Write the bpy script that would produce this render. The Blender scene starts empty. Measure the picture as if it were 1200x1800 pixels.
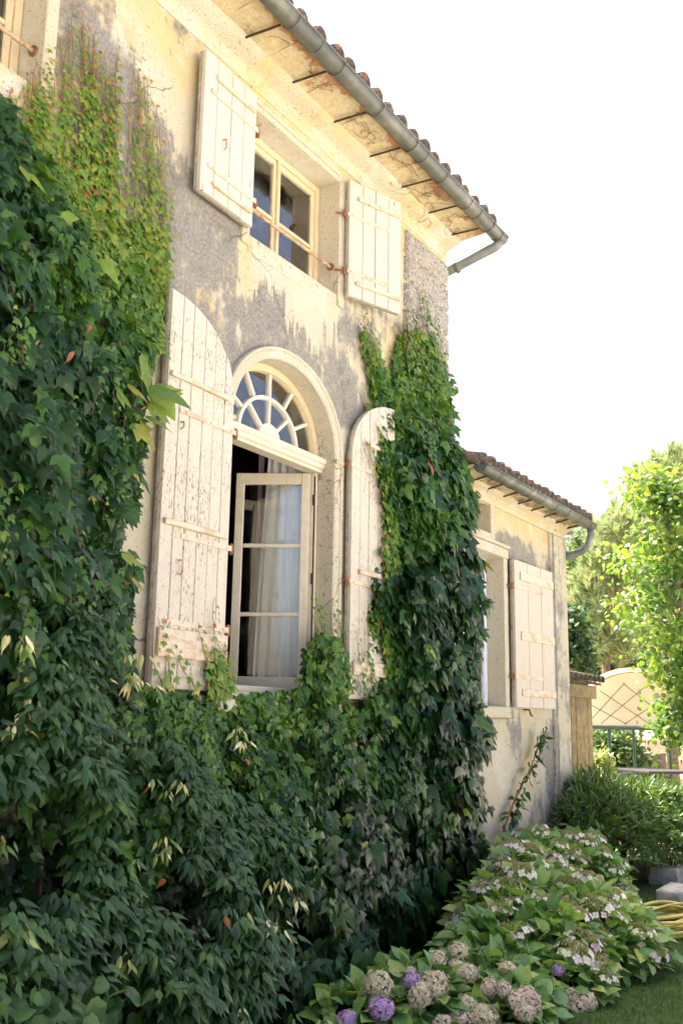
import bpy, bmesh, math, random
import numpy as np
from mathutils import Matrix, Vector

random.seed(7)
rng = np.random.default_rng(11)
scene = bpy.context.scene
COL = scene.collection
R_ = math.radians

# ------------------------------------------------------------------ camera
CD, CH, F = 3.8, 1.6, 1750.0           # distance to the facade, eye height, focal length in photo pixels
ax = np.array([1105., 388., F]); ax /= np.linalg.norm(ax)
up = np.array([140., -8292., F]); up -= ax * up.dot(ax); up /= np.linalg.norm(up)
ay = np.cross(ax, up)
if ay[2] < 0: ay = -ay
RW = np.stack([ax, ay, up])            # rows: world X (along facade), Y (into wall), Z
CAM = np.array([0., -CD, CH])
def at(px, py, y=0.0):
    d = RW @ np.array([px - 600., py - 900., F]); t = (y + CD) / d[1]
    return Vector((d[0] * t, y, CH + d[2] * t))
def proj(P):
    q = (np.asarray(P) - CAM) @ RW
    return q[..., 0] / q[..., 2] * F + 600, q[..., 1] / q[..., 2] * F + 900, q[..., 2]
cam = bpy.data.cameras.new('camera'); camo = bpy.data.objects.new('camera', cam); COL.objects.link(camo)
cam.sensor_fit = 'VERTICAL'; cam.sensor_height = 36.0; cam.sensor_width = 24.0; cam.lens = 35.0
cam.clip_start = 0.05; cam.clip_end = 600
r, u, b = RW[:, 0], -RW[:, 1], -RW[:, 2]
camo.matrix_world = Matrix(((r[0], u[0], b[0], CAM[0]), (r[1], u[1], b[1], CAM[1]), (r[2], u[2], b[2], CAM[2]), (0, 0, 0, 1)))
scene.camera = camo
cam.dof.use_dof = True; cam.dof.focus_distance = 6.6; cam.dof.aperture_fstop = 6.3

# ------------------------------------------------------------------ sky, sun, exposure
SUN_EL, SUN_AZ = R_(61), R_(8)         # sun behind the house
w = bpy.data.worlds.new('World'); scene.world = w; w.use_nodes = True
wn = w.node_tree; bg = wn.nodes['Background']
sky = wn.nodes.new('ShaderNodeTexSky'); sky.sky_type = 'NISHITA'; sky.sun_disc = False
sky.sun_elevation = SUN_EL; sky.sun_rotation = SUN_AZ
sky.air_density = 0.65; sky.dust_density = 8.0; sky.ozone_density = 0.0
wn.links.new(sky.outputs[0], bg.inputs[0]); bg.inputs[1].default_value = 0.15
sl = bpy.data.lights.new('sun', 'SUN'); sl.energy = 4.5; sl.angle = R_(0.5); sl.color = (1.0, 0.95, 0.86)
so = bpy.data.objects.new('sun', sl); COL.objects.link(so)
sd = Vector((math.sin(SUN_AZ) * math.cos(SUN_EL), math.cos(SUN_AZ) * math.cos(SUN_EL), math.sin(SUN_EL)))
so.rotation_euler = sd.to_track_quat('Z', 'Y').to_euler(); so.location = (0, 30, 30)
vs = scene.view_settings; vs.view_transform = 'Standard'; vs.look = 'None'; vs.gamma = 1.0; vs.use_curve_mapping = False
vs.exposure = 1.98

# ------------------------------------------------------------------ object helpers
def tag(o, label=None, cat=None, group=None, kind=None):
    if label: o['label'] = label
    if cat: o['category'] = cat
    if group: o['group'] = group
    if kind: o['kind'] = kind
    return o
def empty(name, loc, label, cat, group=None):
    o = bpy.data.objects.new(name, None); COL.objects.link(o); o.location = loc
    o.empty_display_size = 0.2
    return tag(o, label, cat, group)
def link(name, me, parent=None, mw=None):
    o = bpy.data.objects.new(name, me); COL.objects.link(o)
    if parent is not None:
        o.parent = parent
        if parent.type == 'EMPTY': o.matrix_parent_inverse = Matrix.Translation(-parent.location)
    if mw is not None: o.matrix_basis = mw
    return o

class MB:
    def __init__(s): s.v = []; s.f = []
    def add(s, vs_, fs):
        n = len(s.v); s.v += [tuple(p) for p in vs_]; s.f += [tuple(n + i for i in f) for f in fs]; return s
    def box(s, a, b_, c=0.0, M=None):
        a = Vector(a); b_ = Vector(b_); cen = (a + b_) / 2; h = (b_ - a) / 2; h = Vector((abs(h.x), abs(h.y), abs(h.z)))
        c = min(c, 0.45 * min(h))
        sg = [(x, y, z) for x in (-1, 1) for y in (-1, 1) for z in (-1, 1)]
        if c <= 0:
            V = [cen + Vector((q[0] * h.x, q[1] * h.y, q[2] * h.z)) for q in sg]
            Fc = [(0, 1, 3, 2), (4, 6, 7, 5), (0, 4, 5, 1), (2, 3, 7, 6), (0, 2, 6, 4), (1, 5, 7, 3)]
        else:
            V = []; ix = {}
            for q in sg:
                for k in range(3):
                    p = [q[i] * (h[i] if i == k else h[i] - c) for i in range(3)]
                    ix[(q, k)] = len(V); V.append(cen + Vector(p))
            Fc = []
            for k in range(3):
                o1, o2 = (k + 1) % 3, (k + 2) % 3
                def cr(sk, s1, s2):
                    q = [0, 0, 0]; q[k] = sk; q[o1] = s1; q[o2] = s2; return tuple(q)
                for sk in (-1, 1):
                    Fc.append([ix[(cr(sk, *e), k)] for e in ((-1, -1), (1, -1), (1, 1), (-1, 1))])
                for s1 in (-1, 1):
                    for s2 in (-1, 1):
                        Fc.append([ix[(cr(1, s1, s2), o1)], ix[(cr(1, s1, s2), o2)], ix[(cr(-1, s1, s2), o2)], ix[(cr(-1, s1, s2), o1)]])
            for q in sg: Fc.append([ix[(q, 0)], ix[(q, 1)], ix[(q, 2)]])
        if M is not None: V = [M @ p for p in V]
        return s.add(V, Fc)
    def tube(s, pts, rad, n=8, cap=True, M=None):
        pts = [Vector(p) for p in pts]
        if M is not None: pts = [M @ p for p in pts]
        if not isinstance(rad, (list, tuple)): rad = [rad] * len(pts)
        V = []; Fc = []; ref = None
        for i, p in enumerate(pts):
            t = (pts[min(i + 1, len(pts) - 1)] - pts[max(i - 1, 0)])
            if t.length < 1e-9: t = Vector((0, 0, 1))
            t.normalize()
            if ref is None: ref = Vector((0, 0, 1)) if abs(t.z) < 0.9 else Vector((1, 0, 0))
            e1 = ref - t * ref.dot(t)
            if e1.length < 1e-6: e1 = Vector((1, 0, 0))
            e1.normalize(); ref = e1; e2 = t.cross(e1)
            for k in range(n):
                a = 2 * math.pi * k / n; V.append(p + (e1 * math.cos(a) + e2 * math.sin(a)) * rad[i])
        for i in range(len(pts) - 1):
            for k in range(n):
                Fc.append((i * n + k, i * n + (k + 1) % n, (i + 1) * n + (k + 1) % n, (i + 1) * n + k))
        if cap: Fc.append(tuple(range(n))[::-1]); Fc.append(tuple((len(pts) - 1) * n + k for k in range(n)))
        return s.add(V, Fc)
    def prism(s, poly, d, M=None):
        # poly: 3D loop, d: extrusion vector
        P = [Vector(p) for p in poly]; d = Vector(d); n = len(P)
        V = P + [p + d for p in P]
        if M is not None: V = [M @ p for p in V]
        Fc = [tuple(range(n)), tuple(range(2 * n - 1, n - 1, -1))] + [(i, (i + 1) % n, n + (i + 1) % n, n + i) for i in range(n)]
        return s.add(V, Fc)
    def strip(s, prof, x0, x1, closed=True):
        # profile of (y,z) swept along X
        n = len(prof); V = [(x0, p[0], p[1]) for p in prof] + [(x1, p[0], p[1]) for p in prof]
        m = n if closed else n - 1
        Fc = [(i, (i + 1) % n, n + (i + 1) % n, n + i) for i in range(m)]
        if closed: Fc += [tuple(range(n)), tuple(range(2 * n - 1, n - 1, -1))]
        return s.add(V, Fc)
    def mesh(s, name, mat, smooth=False, recalc=True):
        me = bpy.data.meshes.new(name); me.from_pydata(s.v, [], s.f)
        if recalc:
            bm = bmesh.new(); bm.from_mesh(me); bmesh.ops.recalc_face_normals(bm, faces=bm.faces); bm.to_mesh(me); bm.free()
        if smooth: me.polygons.foreach_set('use_smooth', [True] * len(me.polygons))
        me.materials.append(mat); me.update(); return me
    def build(s, name, mat, parent=None, smooth=False, recalc=True):
        return link(name, s.mesh(name, mat, smooth, recalc), parent)

# ------------------------------------------------------------------ material helpers
class NT:
    def __init__(s, name):
        s.m = bpy.data.materials.new(name); s.m.use_nodes = True; s.t = s.m.node_tree
        s.bsdf = s.t.nodes['Principled BSDF']; s.out = s.t.nodes['Material Output']
    def n(s, typ, ins=None, out=0, **pr):
        nd = s.t.nodes.new(typ)
        for k, v in pr.items(): setattr(nd, k, v)
        for k, v in (ins or {}).items():
            if isinstance(v, bpy.types.NodeSocket): s.t.links.new(v, nd.inputs[k])
            else: nd.inputs[k].default_value = v
        return nd.outputs[out]
    def math(s, op, a, b_=None, c=None, clamp=False):
        ins = {0: a}
        if b_ is not None: ins[1] = b_
        if c is not None: ins[2] = c
        return s.n('ShaderNodeMath', ins, operation=op, use_clamp=clamp)
    def pos(s, scale=(1, 1, 1), obj=False):
        p = s.n('ShaderNodeTexCoord', out=3) if obj else s.n('ShaderNodeNewGeometry')
        return s.n('ShaderNodeMapping', {0: p, 3: scale})
    def noise(s, vec, scale, detail=4, rough=0.55, dist=0.0):
        return s.n('ShaderNodeTexNoise', {'Vector': vec, 'Scale': scale, 'Detail': detail, 'Roughness': rough, 'Distortion': dist})
    def smooth(s, x, lo, hi):
        return s.n('ShaderNodeMapRange', {0: x, 1: lo, 2: hi, 3: 0.0, 4: 1.0}, interpolation_type='SMOOTHSTEP')
    def mix(s, f, a, b_):
        def c(v): return v if isinstance(v, bpy.types.NodeSocket) else (v[0], v[1], v[2], 1.0)
        return s.n('ShaderNodeMix', {0: f, 6: c(a), 7: c(b_)}, out=2, data_type='RGBA')
    def ramp(s, f, stops):
        nd = s.t.nodes.new('ShaderNodeValToRGB'); s.t.links.new(f, nd.inputs[0])
        while len(nd.color_ramp.elements) < len(stops): nd.color_ramp.elements.new(0.5)
        for e, (p, c) in zip(nd.color_ramp.elements, stops): e.position = p; e.color = (*c, 1)
        return nd.outputs[0]
    def bump(s, h, strength=0.5, dist=0.01):
        o = s.n('ShaderNodeBump', {'Height': h, 'Strength': strength, 'Distance': dist}); s.t.links.new(o, s.bsdf.inputs['Normal']); return o
    def set(s, **k):
        for a, v in k.items():
            a = {'col': 'Base Color', 'rough': 'Roughness', 'metal': 'Metallic', 'spec': 'Specular IOR Level'}[a]
            if isinstance(v, bpy.types.NodeSocket): s.t.links.new(v, s.bsdf.inputs[a])
            else: s.bsdf.inputs[a].default_value = (*v, 1) if a == 'Base Color' else v
        return s
    def ell(s, xyz, cx, cz, rx, rz):
        # soft elliptical patch on the wall plane
        sx, sz = xyz
        a = s.math('MULTIPLY', s.math('SUBTRACT', sx, cx), 1 / rx); b_ = s.math('MULTIPLY', s.math('SUBTRACT', sz, cz), 1 / rz)
        d = s.math('ADD', s.math('MULTIPLY', a, a), s.math('MULTIPLY', b_, b_))
        return s.math('EXPONENT', s.math('MULTIPLY', d, -1.0))

CREAM, OCHRE, GREY, PALE = (.52, .462, .345), (.55, .425, .215), (.225, .21, .19), (.59, .56, .49)
def plaster(name, grey, clear=(), ochre_z=None, drips=None, ochre_bias=0.0, grey_bias=0.0, grey_amt=.92):
    s = NT(name); p = s.pos()
    sep = s.t.nodes.new('ShaderNodeSeparateXYZ'); s.t.links.new(p, sep.inputs[0]); X, Y, Z = sep.outputs
    big = s.noise(p, 1.1, 6, .6); med = s.noise(p, 4.5, 8, .65); fine = s.noise(p, 48, 8, .8); grain = s.noise(p, 130, 3, .6)
    streak = s.noise(s.pos((7, 7, .8)), 1.6, 6, .6)
    fb = s.noise(p, 2.0, 12, .72); fb2 = s.noise(s.pos((1, 1, .5)), 7.0, 10, .75)
    reg = None
    for (cx, cz, rx, rz, am) in grey:
        e = s.math('MULTIPLY', s.ell((X, Z), cx, cz, rx, rz), am); reg = e if reg is None else s.math('ADD', reg, e)
    reg = s.math('MINIMUM', reg, .66) if reg is not None else 0.0
    g = s.math('ADD', reg, s.math('MULTIPLY', s.math('SUBTRACT', fb, .5), 2.2))
    for (cx, cz, rx, rz, am) in clear: g = s.math('MULTIPLY_ADD', s.ell((X, Z), cx, cz, rx, rz), -am, g)
    if drips:
        x0, x1, zt, ln = drips
        fing = s.math('ADD', s.math('MULTIPLY', s.noise(s.pos((6, 0, .35)), 1.0, 3, .6), .65), s.math('MULTIPLY', s.noise(s.pos((22, 0, 1.2)), 1.0, 6, .7), .35))
        fing = s.math('ADD', fing, s.math('ADD', s.math('MULTIPLY', s.math('SUBTRACT', fine, .5), .2), s.math('MULTIPLY', s.math('SUBTRACT', fb2, .5), .35)))
        m = s.smooth(s.math('SUBTRACT', fing, s.math('MULTIPLY_ADD', s.math('SUBTRACT', zt, Z), .30 / ln, .33)), -.06, .05)
        m = s.math('MULTIPLY', m, s.math('MULTIPLY', s.smooth(X, x0, x0 + .12), s.math('SUBTRACT', 1.0, s.smooth(X, x1 - .12, x1))))
        m = s.math('MULTIPLY', m, s.math('SUBTRACT', 1.0, s.smooth(Z, zt, zt + .15)))
        g = s.math('MULTIPLY_ADD', m, -1.1, g)
    g = s.math('ADD', g, s.math('MULTIPLY', s.math('SUBTRACT', streak, .5), .45))
    g = s.math('ADD', g, s.math('MULTIPLY', s.math('SUBTRACT', fb2, .5), 1.3))
    g = s.math('ADD', g, s.math('MULTIPLY_ADD', s.math('SUBTRACT', fine, .5), .55, grey_bias))
    gm = s.math('MULTIPLY', s.smooth(g, .34, .62), grey_amt)
    oc = s.math('ADD', s.noise(s.pos((1, 1, .45)), 1.7, 6, .62), ochre_bias)
    if ochre_z: oc = s.math('ADD', oc, s.math('MULTIPLY', s.smooth(Z, ochre_z[0], ochre_z[1]), .22))
    om = s.smooth(oc, .5, .68)
    base = s.mix(s.math('MULTIPLY', om, .85), CREAM, OCHRE)
    base = s.mix(s.math('MULTIPLY', s.smooth(s.noise(p, 2.3, 8, .68), .5, .66), .75), base, PALE)
    base = s.mix(s.math('MULTIPLY', s.smooth(med, .58, .7), .35), base, (.40, .31, .19))
    gcol = s.mix(s.smooth(fine, .36, .66), (.165, .155, .143), (.355, .338, .31))
    gcol = s.mix(s.math('MULTIPLY', s.smooth(s.noise(p, 5, 10, .78), .50, .66), .75), gcol, (.115, .107, .098))
    gcol = s.mix(s.math('MULTIPLY', s.smooth(s.noise(p, 11, 8, .8), .56, .66), .8), gcol, (.50, .455, .37))
    c = s.mix(gm, base, gcol)
    spk = s.math('MAXIMUM', s.smooth(s.noise(p, 75, 2, .5), .62, .69), s.smooth(s.math('ADD', s.noise(p, 22, 6, .75), s.math('MULTIPLY', s.math('SUBTRACT', big, .5), .5)), .60, .68))
    c = s.mix(s.math('MULTIPLY', spk, .7), c, (.15, .125, .10))
    # hairline cracks
    vor = s.n('ShaderNodeTexVoronoi', {'Vector': s.n('ShaderNodeMix', {0: .25, 4: p, 5: s.n('ShaderNodeTexNoise', {'Vector': p, 'Scale': 3.0}, out=1)}, out=1, data_type='VECTOR'), 'Scale': 1.7}, feature='DISTANCE_TO_EDGE')
    crk = s.math('MULTIPLY', s.math('SUBTRACT', 1.0, s.smooth(vor, .002, .006)), s.smooth(big, .5, .56))
    c = s.mix(s.math('MULTIPLY', crk, .6), c, (.14, .11, .08))
    s.set(col=c, rough=.92, spec=.15)
    h = s.math('ADD', s.math('MULTIPLY', med, .8), s.math('ADD', s.math('MULTIPLY', fine, s.math('MULTIPLY_ADD', gm, .6, .3)), s.math('MULTIPLY_ADD', grain, .18, s.math('MULTIPLY', crk, -.4))))
    s.bump(h, .75, .016)
    return s.m

def paint(name, base, chips=.5, chipcol=(.17, .115, .07), rust=.0, stretch=(26, 26, 8), rough=.6):
    s = NT(name); p = s.pos()
    a = s.noise(s.pos(stretch), 1.0, 3, .55, .4); big = s.noise(p, 2.6, 4, .6); med = s.noise(p, 14, 5, .6)
    v = s.math('ADD', a, s.math('MULTIPLY', s.math('SUBTRACT', big, .5), .55))
    th = .80 - .22 * chips
    cm = s.smooth(v, th, th + .025)
    fl = s.smooth(s.noise(s.pos((90, 90, 34)), 1.0, 2, .5), .66, .70)
    cm = s.math('MAXIMUM', cm, s.math('MULTIPLY', fl, min(1.0, chips)))
    c = s.mix(s.math('MULTIPLY', s.smooth(med, .4, .75), .35), base, tuple(x * .8 for x in base))
    grn = s.noise(s.pos((60, 60, 2.2)), 1.0, 4, .6)
    c = s.mix(s.math('MULTIPLY', s.smooth(grn, .52, .68), .28), c, (base[0] * .62, base[1] * .58, base[2] * .5))
    if rust:
        rm = s.math('MULTIPLY', s.smooth(s.noise(s.pos((5, 5, 9)), 1.5, 5, .6), .47, .62), rust)
        c = s.mix(rm, c, (.40, .21, .07))
    c = s.mix(cm, c, s.mix(med, chipcol, tuple(min(1, x * 1.9) for x in chipcol)))
    s.set(col=c, rough=rough, spec=.3)
    s.bump(s.math('SUBTRACT', s.math('MULTIPLY', grn, .25), s.math('MULTIPLY', cm, .5)), .5, .004)
    return s.m

def simple(name, col, rough=.7, metal=0.0, var=.25, scale=12, bump=.2, dirt=None, spec=.4):
    s = NT(name); p = s.pos(); n1 = s.noise(p, scale, 6, .6)
    c = s.mix(s.smooth(n1, .3, .7), tuple(x * (1 - var) for x in col), tuple(min(1, x * (1 + var)) for x in col))
    if dirt:
        c = s.mix(s.math('MULTIPLY', s.smooth(s.noise(p, scale * .35, 6, .65), .5, .66), dirt[1]), c, dirt[0])
    s.set(col=c, rough=rough, metal=metal, spec=spec)
    if bump: s.bump(s.noise(p, scale * 5, 5, .65), bump, .006)
    return s.m

def leafmat(name, stops, rough=.42, trans=.3, spec=.45, tcol=(2.4, 2.0, .9)):
    s = NT(name)
    t = s.n('ShaderNodeAttribute', attribute_name='tint', out=2)
    ri = s.n('ShaderNodeNewGeometry', out='Random Per Island') if False else s.t.nodes.new('ShaderNodeNewGeometry').outputs['Random Per Island']
    oi = s.t.nodes.new('ShaderNodeObjectInfo').outputs['Random']
    rnd = s.math('FRACT', s.math('ADD', ri, oi))
    v = s.math('ADD', t, s.math('MULTIPLY', s.math('SUBTRACT', rnd, .5), .22), clamp=True)
    c = s.ramp(v, stops)
    # veins and blotches
    n1 = s.noise(s.pos(), 45, 3, .6)
    c = s.mix(s.math('MULTIPLY', s.smooth(n1, .35, .7), .5), c, s.n('ShaderNodeVectorMath', {0: c, 1: (1.7, 1.5, 1.4)}, operation='MULTIPLY'))
    s.set(col=c, rough=rough, spec=spec)
    tr = s.n('ShaderNodeBsdfTranslucent', {0: s.n('ShaderNodeVectorMath', {0: c, 1: tcol}, operation='MULTIPLY')})
    mx = s.n('ShaderNodeMixShader', {0: trans, 1: s.bsdf.outputs[0], 2: tr})
    s.t.links.new(mx, s.out.inputs[0])
    return s.m

M = {}
M['wall'] = plaster('main_plaster',
    grey=[(4.6, 4.45, 1.0, .50, .95), (5.4, 4.2, .9, .36, .8), (6.15, 4.12, .4, .5, .75), (4.35, 4.0, .5, .9, .4), (6.75, 5.2, .5, .6, .35), (3.55, 5.25, .6, .75, .42), (3.3, 5.0, .3, .6, .3), (4.1, 5.85, .6, .14, .35), (5.2, 5.95, 1.5, .10, .2), (6.6, 5.0, .5, .5, .2)],
    clear=[(4.5, 5.5, .5, .35, .35), (6.6, 4.25, .3, .3, .45), (5.4, 4.68, .6, .10, .5)], ochre_z=(5.25, 5.8), drips=(4.75, 6.05, 4.80, .62), ochre_bias=.03)
M['cornice'] = plaster('cornice_plaster', grey=[(7.6, 6.0, .5, .3, .2)], ochre_bias=.08, grey_bias=-.06, grey_amt=.5)
M['reveal'] = plaster('reveal_plaster', grey=[], ochre_bias=-.06, grey_bias=-.05, grey_amt=.45)
M['wing'] = plaster('wing_plaster',
    grey=[(9.6, 3.32, .7, .30, .95), (10.55, 2.2, .16, 1.6, .7), (9.45, 1.42, .2, .3, .85), (9.7, .45, 1.2, .35, .7), (10.3, 1.2, .25, .35, .95), (9.2, 2.4, .10, .9, .6), (9.9, .95, .25, .2, .4)],
    clear=[(9.9, 3.65, 1.0, .16, .5), (9.9, 1.0, .5, .25, .3)], ochre_z=(3.3, 3.7), ochre_bias=.0)
M['pilaster'] = plaster('pilaster_plaster', grey=[(10.7, 2.2, .5, 2.4, .42), (10.5, 2.0, .035, 3.0, .5)], ochre_bias=-.3, grey_amt=.85)
def quoin_mat():
    s = NT('quoin_stone'); p = s.pos()
    a = s.noise(p, 26, 6, .7); b_ = s.noise(p, 6, 5, .6); c3 = s.n('ShaderNodeTexVoronoi', {'Vector': p, 'Scale': 55.0})
    c = s.mix(s.smooth(a, .30, .60), (.24, .225, .205), (.56, .52, .47))
    c = s.mix(s.math('MULTIPLY', s.smooth(b_, .52, .68), .5), c, (.50, .44, .30))
    s.set(col=c, rough=.95, spec=.1)
    s.bump(s.math('ADD', s.math('MULTIPLY', c3, .9), s.math('ADD', a, b_)), 1.0, .03); return s.m
M['quoin'] = quoin_mat()
def soffit_mat():
    s = NT('soffit_tiles'); p = s.pos()
    sep = s.t.nodes.new('ShaderNodeSeparateXYZ'); s.t.links.new(p, sep.inputs[0])
    n1 = s.noise(p, 3.2, 6, .62); n2 = s.noise(p, 22, 6, .7)
    e = s.math('ADD', n1, s.math('MULTIPLY', s.smooth(s.math('MULTIPLY', sep.outputs[1], -1.0), .2, .42), .22))
    m = s.smooth(e, .67, .73)
    c = s.mix(m, s.mix(s.smooth(n2, .3, .7), (.50, .38, .19), (.60, .52, .36)), s.mix(n2, (.42, .19, .09), (.50, .30, .18)))
    c = s.mix(s.math('MULTIPLY', s.smooth(n2, .62, .72), .7), c, (.12, .09, .06))
    s.set(col=c, rough=.95, spec=.1); s.bump(s.math('ADD', s.math('MULTIPLY', m, -.6), n2), .8, .012); return s.m
M['soffit'] = soffit_mat()
M['shut_up'] = paint('shutter_paint_upper', (.57, .515, .435), chips=.34, rough=.65)
M['shut_low'] = paint('shutter_paint_flaking', (.57, .515, .425), chips=.78, chipcol=(.17, .135, .10), stretch=(110, 110, 30), rough=.7)
M['shut_wing'] = paint('shutter_paint_wing', (.56, .485, .40), chips=.25, rough=.65)
M['batten'] = paint('batten_paint', (.63, .54, .42), chips=.4, rust=.45, rough=.7)
M['edge_wood'] = simple('weathered_wood_edge', (.34, .30, .25), .85, var=.3, scale=18, dirt=((.45, .36, .2), .5))
M['iron'] = simple('rusty_painted_iron', (.46, .33, .20), .7, .0, .3, 30, .4, dirt=((.30, .12, .04), .85))
M['rust'] = simple('rusty_iron', (.24, .11, .05), .8, .1, .4, 40, .4)
M['dark_iron'] = simple('dark_iron', (.055, .035, .025), .75, .2, .3, 30, .3)
M['frame_up'] = paint('frame_paint_yellow', (.66, .53, .33), chips=.18, rough=.5)
M['frame_low'] = paint('frame_paint_cream', (.67, .60, .465), chips=.28, rust=.12, rough=.5)
M['fan'] = paint('fanlight_paint', (.67, .60, .49), chips=.35, rough=.55)
M['white_frame'] = simple('white_window_paint', (.75, .78, .85), .4, var=.05, bump=.05)
M['zinc'] = simple('aged_zinc', (.115, .12, .105), .5, .35, .18, 7, .12, dirt=((.32, .31, .26), .5))
M['zinc_dark'] = simple('dull_zinc_pipe', (.20, .21, .21), .5, .35, .18, 7, .12)
def tile_mat():
    s = NT('canal_tile'); p = s.pos(); a = s.noise(p, 16, 6, .7); rnd = s.t.nodes.new('ShaderNodeObjectInfo').outputs['Random']
    c = s.mix(s.math('FRACT', s.math('ADD', rnd, s.noise(p, 2.5, 2))), (.30, .155, .09), (.36, .25, .18))
    c = s.mix(s.smooth(a, .30, .52), c, (.105, .092, .083)); c = s.mix(s.math('MULTIPLY', s.smooth(s.noise(p, 40, 3), .6, .7), .6), c, (.44, .41, .35))
    s.set(col=c, rough=.95, spec=.1); s.bump(a, .7, .012); return s.m
M['tile'] = tile_mat()
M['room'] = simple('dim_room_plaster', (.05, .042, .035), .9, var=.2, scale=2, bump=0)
M['curtain'] = None
def curtain_mat(name, col):
    s = NT(name); c = s.mix(s.noise(s.pos((200, 200, 200)), 1.0, 2), tuple(x * .93 for x in col), col); s.set(col=c, rough=.9, spec=.1)
    tr = s.n('ShaderNodeBsdfTranslucent', {0: (*col, 1)})
    s.t.links.new(s.n('ShaderNodeMixShader', {0: .18, 1: s.bsdf.outputs[0], 2: tr}), s.out.inputs[0]); return s.m
M['curtain'] = curtain_mat('white_linen', (.92, .90, .88)); M['lining'] = curtain_mat('mauve_lining', (.42, .27, .36))
def glass_mat():
    s = NT('old_window_glass'); fr = s.n('ShaderNodeFresnel', {'IOR': 1.5})
    n1 = s.noise(s.pos(), 2.0, 2); bp = s.n('ShaderNodeBump', {'Height': n1, 'Strength': .12, 'Distance': .02})
    gl = s.n('ShaderNodeBsdfGlossy', {'Color': (1, 1, 1, 1), 'Roughness': .02, 'Normal': bp}); tr = s.n('ShaderNodeBsdfTransparent', {0: (.95, .97, .96, 1)})
    mx = s.n('ShaderNodeMixShader', {0: s.math('MULTIPLY_ADD', fr, 2.0, .05, clamp=True), 1: tr, 2: gl})
    di = s.n('ShaderNodeBsdfDiffuse', {0: (.5, .5, .46, 1)})
    dm = s.math('MULTIPLY', s.smooth(s.noise(s.pos(), 6, 6, .7), .45, .8), .05)
    s.t.links.new(s.n('ShaderNodeMixShader', {0: dm, 1: mx, 2: di}), s.out.inputs[0]); return s.m
M['glass'] = glass_mat()
M['stem'] = simple('vine_stem', (.20, .12, .07), .9, var=.4, scale=40, bump=.4)
M['redstem'] = simple('young_vine_stem', (.26, .11, .06), .8, var=.3, scale=40, bump=0)
M['bark'] = simple('tree_bark', (.20, .15, .11), .95, var=.4, scale=14, bump=.8)
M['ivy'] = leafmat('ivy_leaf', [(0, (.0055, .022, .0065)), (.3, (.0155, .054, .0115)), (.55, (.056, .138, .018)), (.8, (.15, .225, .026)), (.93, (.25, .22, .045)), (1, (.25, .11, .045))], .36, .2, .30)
M['ovate'] = leafmat('climber_leaf', [(0, (.009, .032, .010)), (.45, (.032, .083, .023)), (.75, (.085, .16, .036)), (.92, (.42, .45, .16)), (1, (.66, .62, .36))], .36, .18, .32)
M['hyd'] = leafmat('hydrangea_leaf', [(0, (.038, .110, .034)), (.5, (.135, .255, .075)), (.85, (.29, .38, .10)), (1, (.42, .33, .09))], .45, .28, .4, (1.7, 1.8, .8))
M['lance'] = leafmat('oleander_leaf', [(0, (.020, .060, .020)), (.5, (.070, .145, .040)), (1, (.26, .33, .08))], .36, .25)
M['lime'] = leafmat('lime_tree_leaf', [(0, (.045, .11, .032)), (.5, (.13, .22, .045)), (.85, (.28, .32, .055)), (1, (.48, .38, .07))], .40, .38, .45, (1.9, 1.9, .8))
M['needle'] = leafmat('pine_needle', [(0, (.14, .20, .10)), (.6, (.26, .33, .16)), (.85, (.38, .37, .19)), (1, (.42, .31, .17))], .6, .3, .3, (1.3, 1.3, 1.0))
M['bgleaf'] = leafmat('broadleaf_foliage', [(0, (.022, .055, .022)), (.5, (.07, .13, .04)), (1, (.24, .27, .08))], .55, .3, .4, (1.7, 1.7, .9))
M['dryleaf'] = leafmat('dry_brown_leaf', [(0, (.20, .07, .03)), (1, (.34, .15, .06))], .7, .2)
def flower_mat(name, stops):
    m = leafmat(name, stops, .7, .25, .2, (1.0, 1.0, 1.0)); return m
M['mop'] = flower_mat('faded_mophead_petal', [(0, (.50, .49, .30)), (.35, (.66, .60, .44)), (.7, (.66, .56, .46)), (1, (.54, .40, .42))])
M['purple'] = flower_mat('mauve_mophead_petal', [(0, (.48, .31, .56)), (1, (.62, .44, .66))])
M['lace'] = flower_mat('lacecap_petal', [(0, (.22, .25, .08)), (.4, (.36, .32, .14)), (.6, (.70, .68, .54)), (.9, (.74, .68, .60)), (1, (.55, .36, .52))])
M['wood'] = simple('weathered_planks', (.33, .235, .125), .9, var=.3, scale=9, bump=.4, dirt=((.20, .16, .11), .6))
M['green_iron'] = simple('green_painted_steel', (.035, .085, .065), .45, .2, .15, 8, .1)
M['canvas'] = curtain_mat('cream_canvas', (.74, .64, .50))
M['hose'] = simple('yellow_hose', (.62, .50, .13), .5, var=.12, scale=6, bump=0)
M['stone'] = simple('pale_garden_stone', (.40, .37, .32), .95, var=.3, scale=9, bump=.8, dirt=((.18, .17, .14), .6))
M['black_top'] = simple('dark_table', (.04, .036, .036), .9, var=.2, scale=9, bump=.1)
M['grass'] = leafmat('grass_blade', [(0, (.035, .075, .02)), (.6, (.075, .14, .035)), (1, (.22, .24, .08))], .6, .3)

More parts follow.
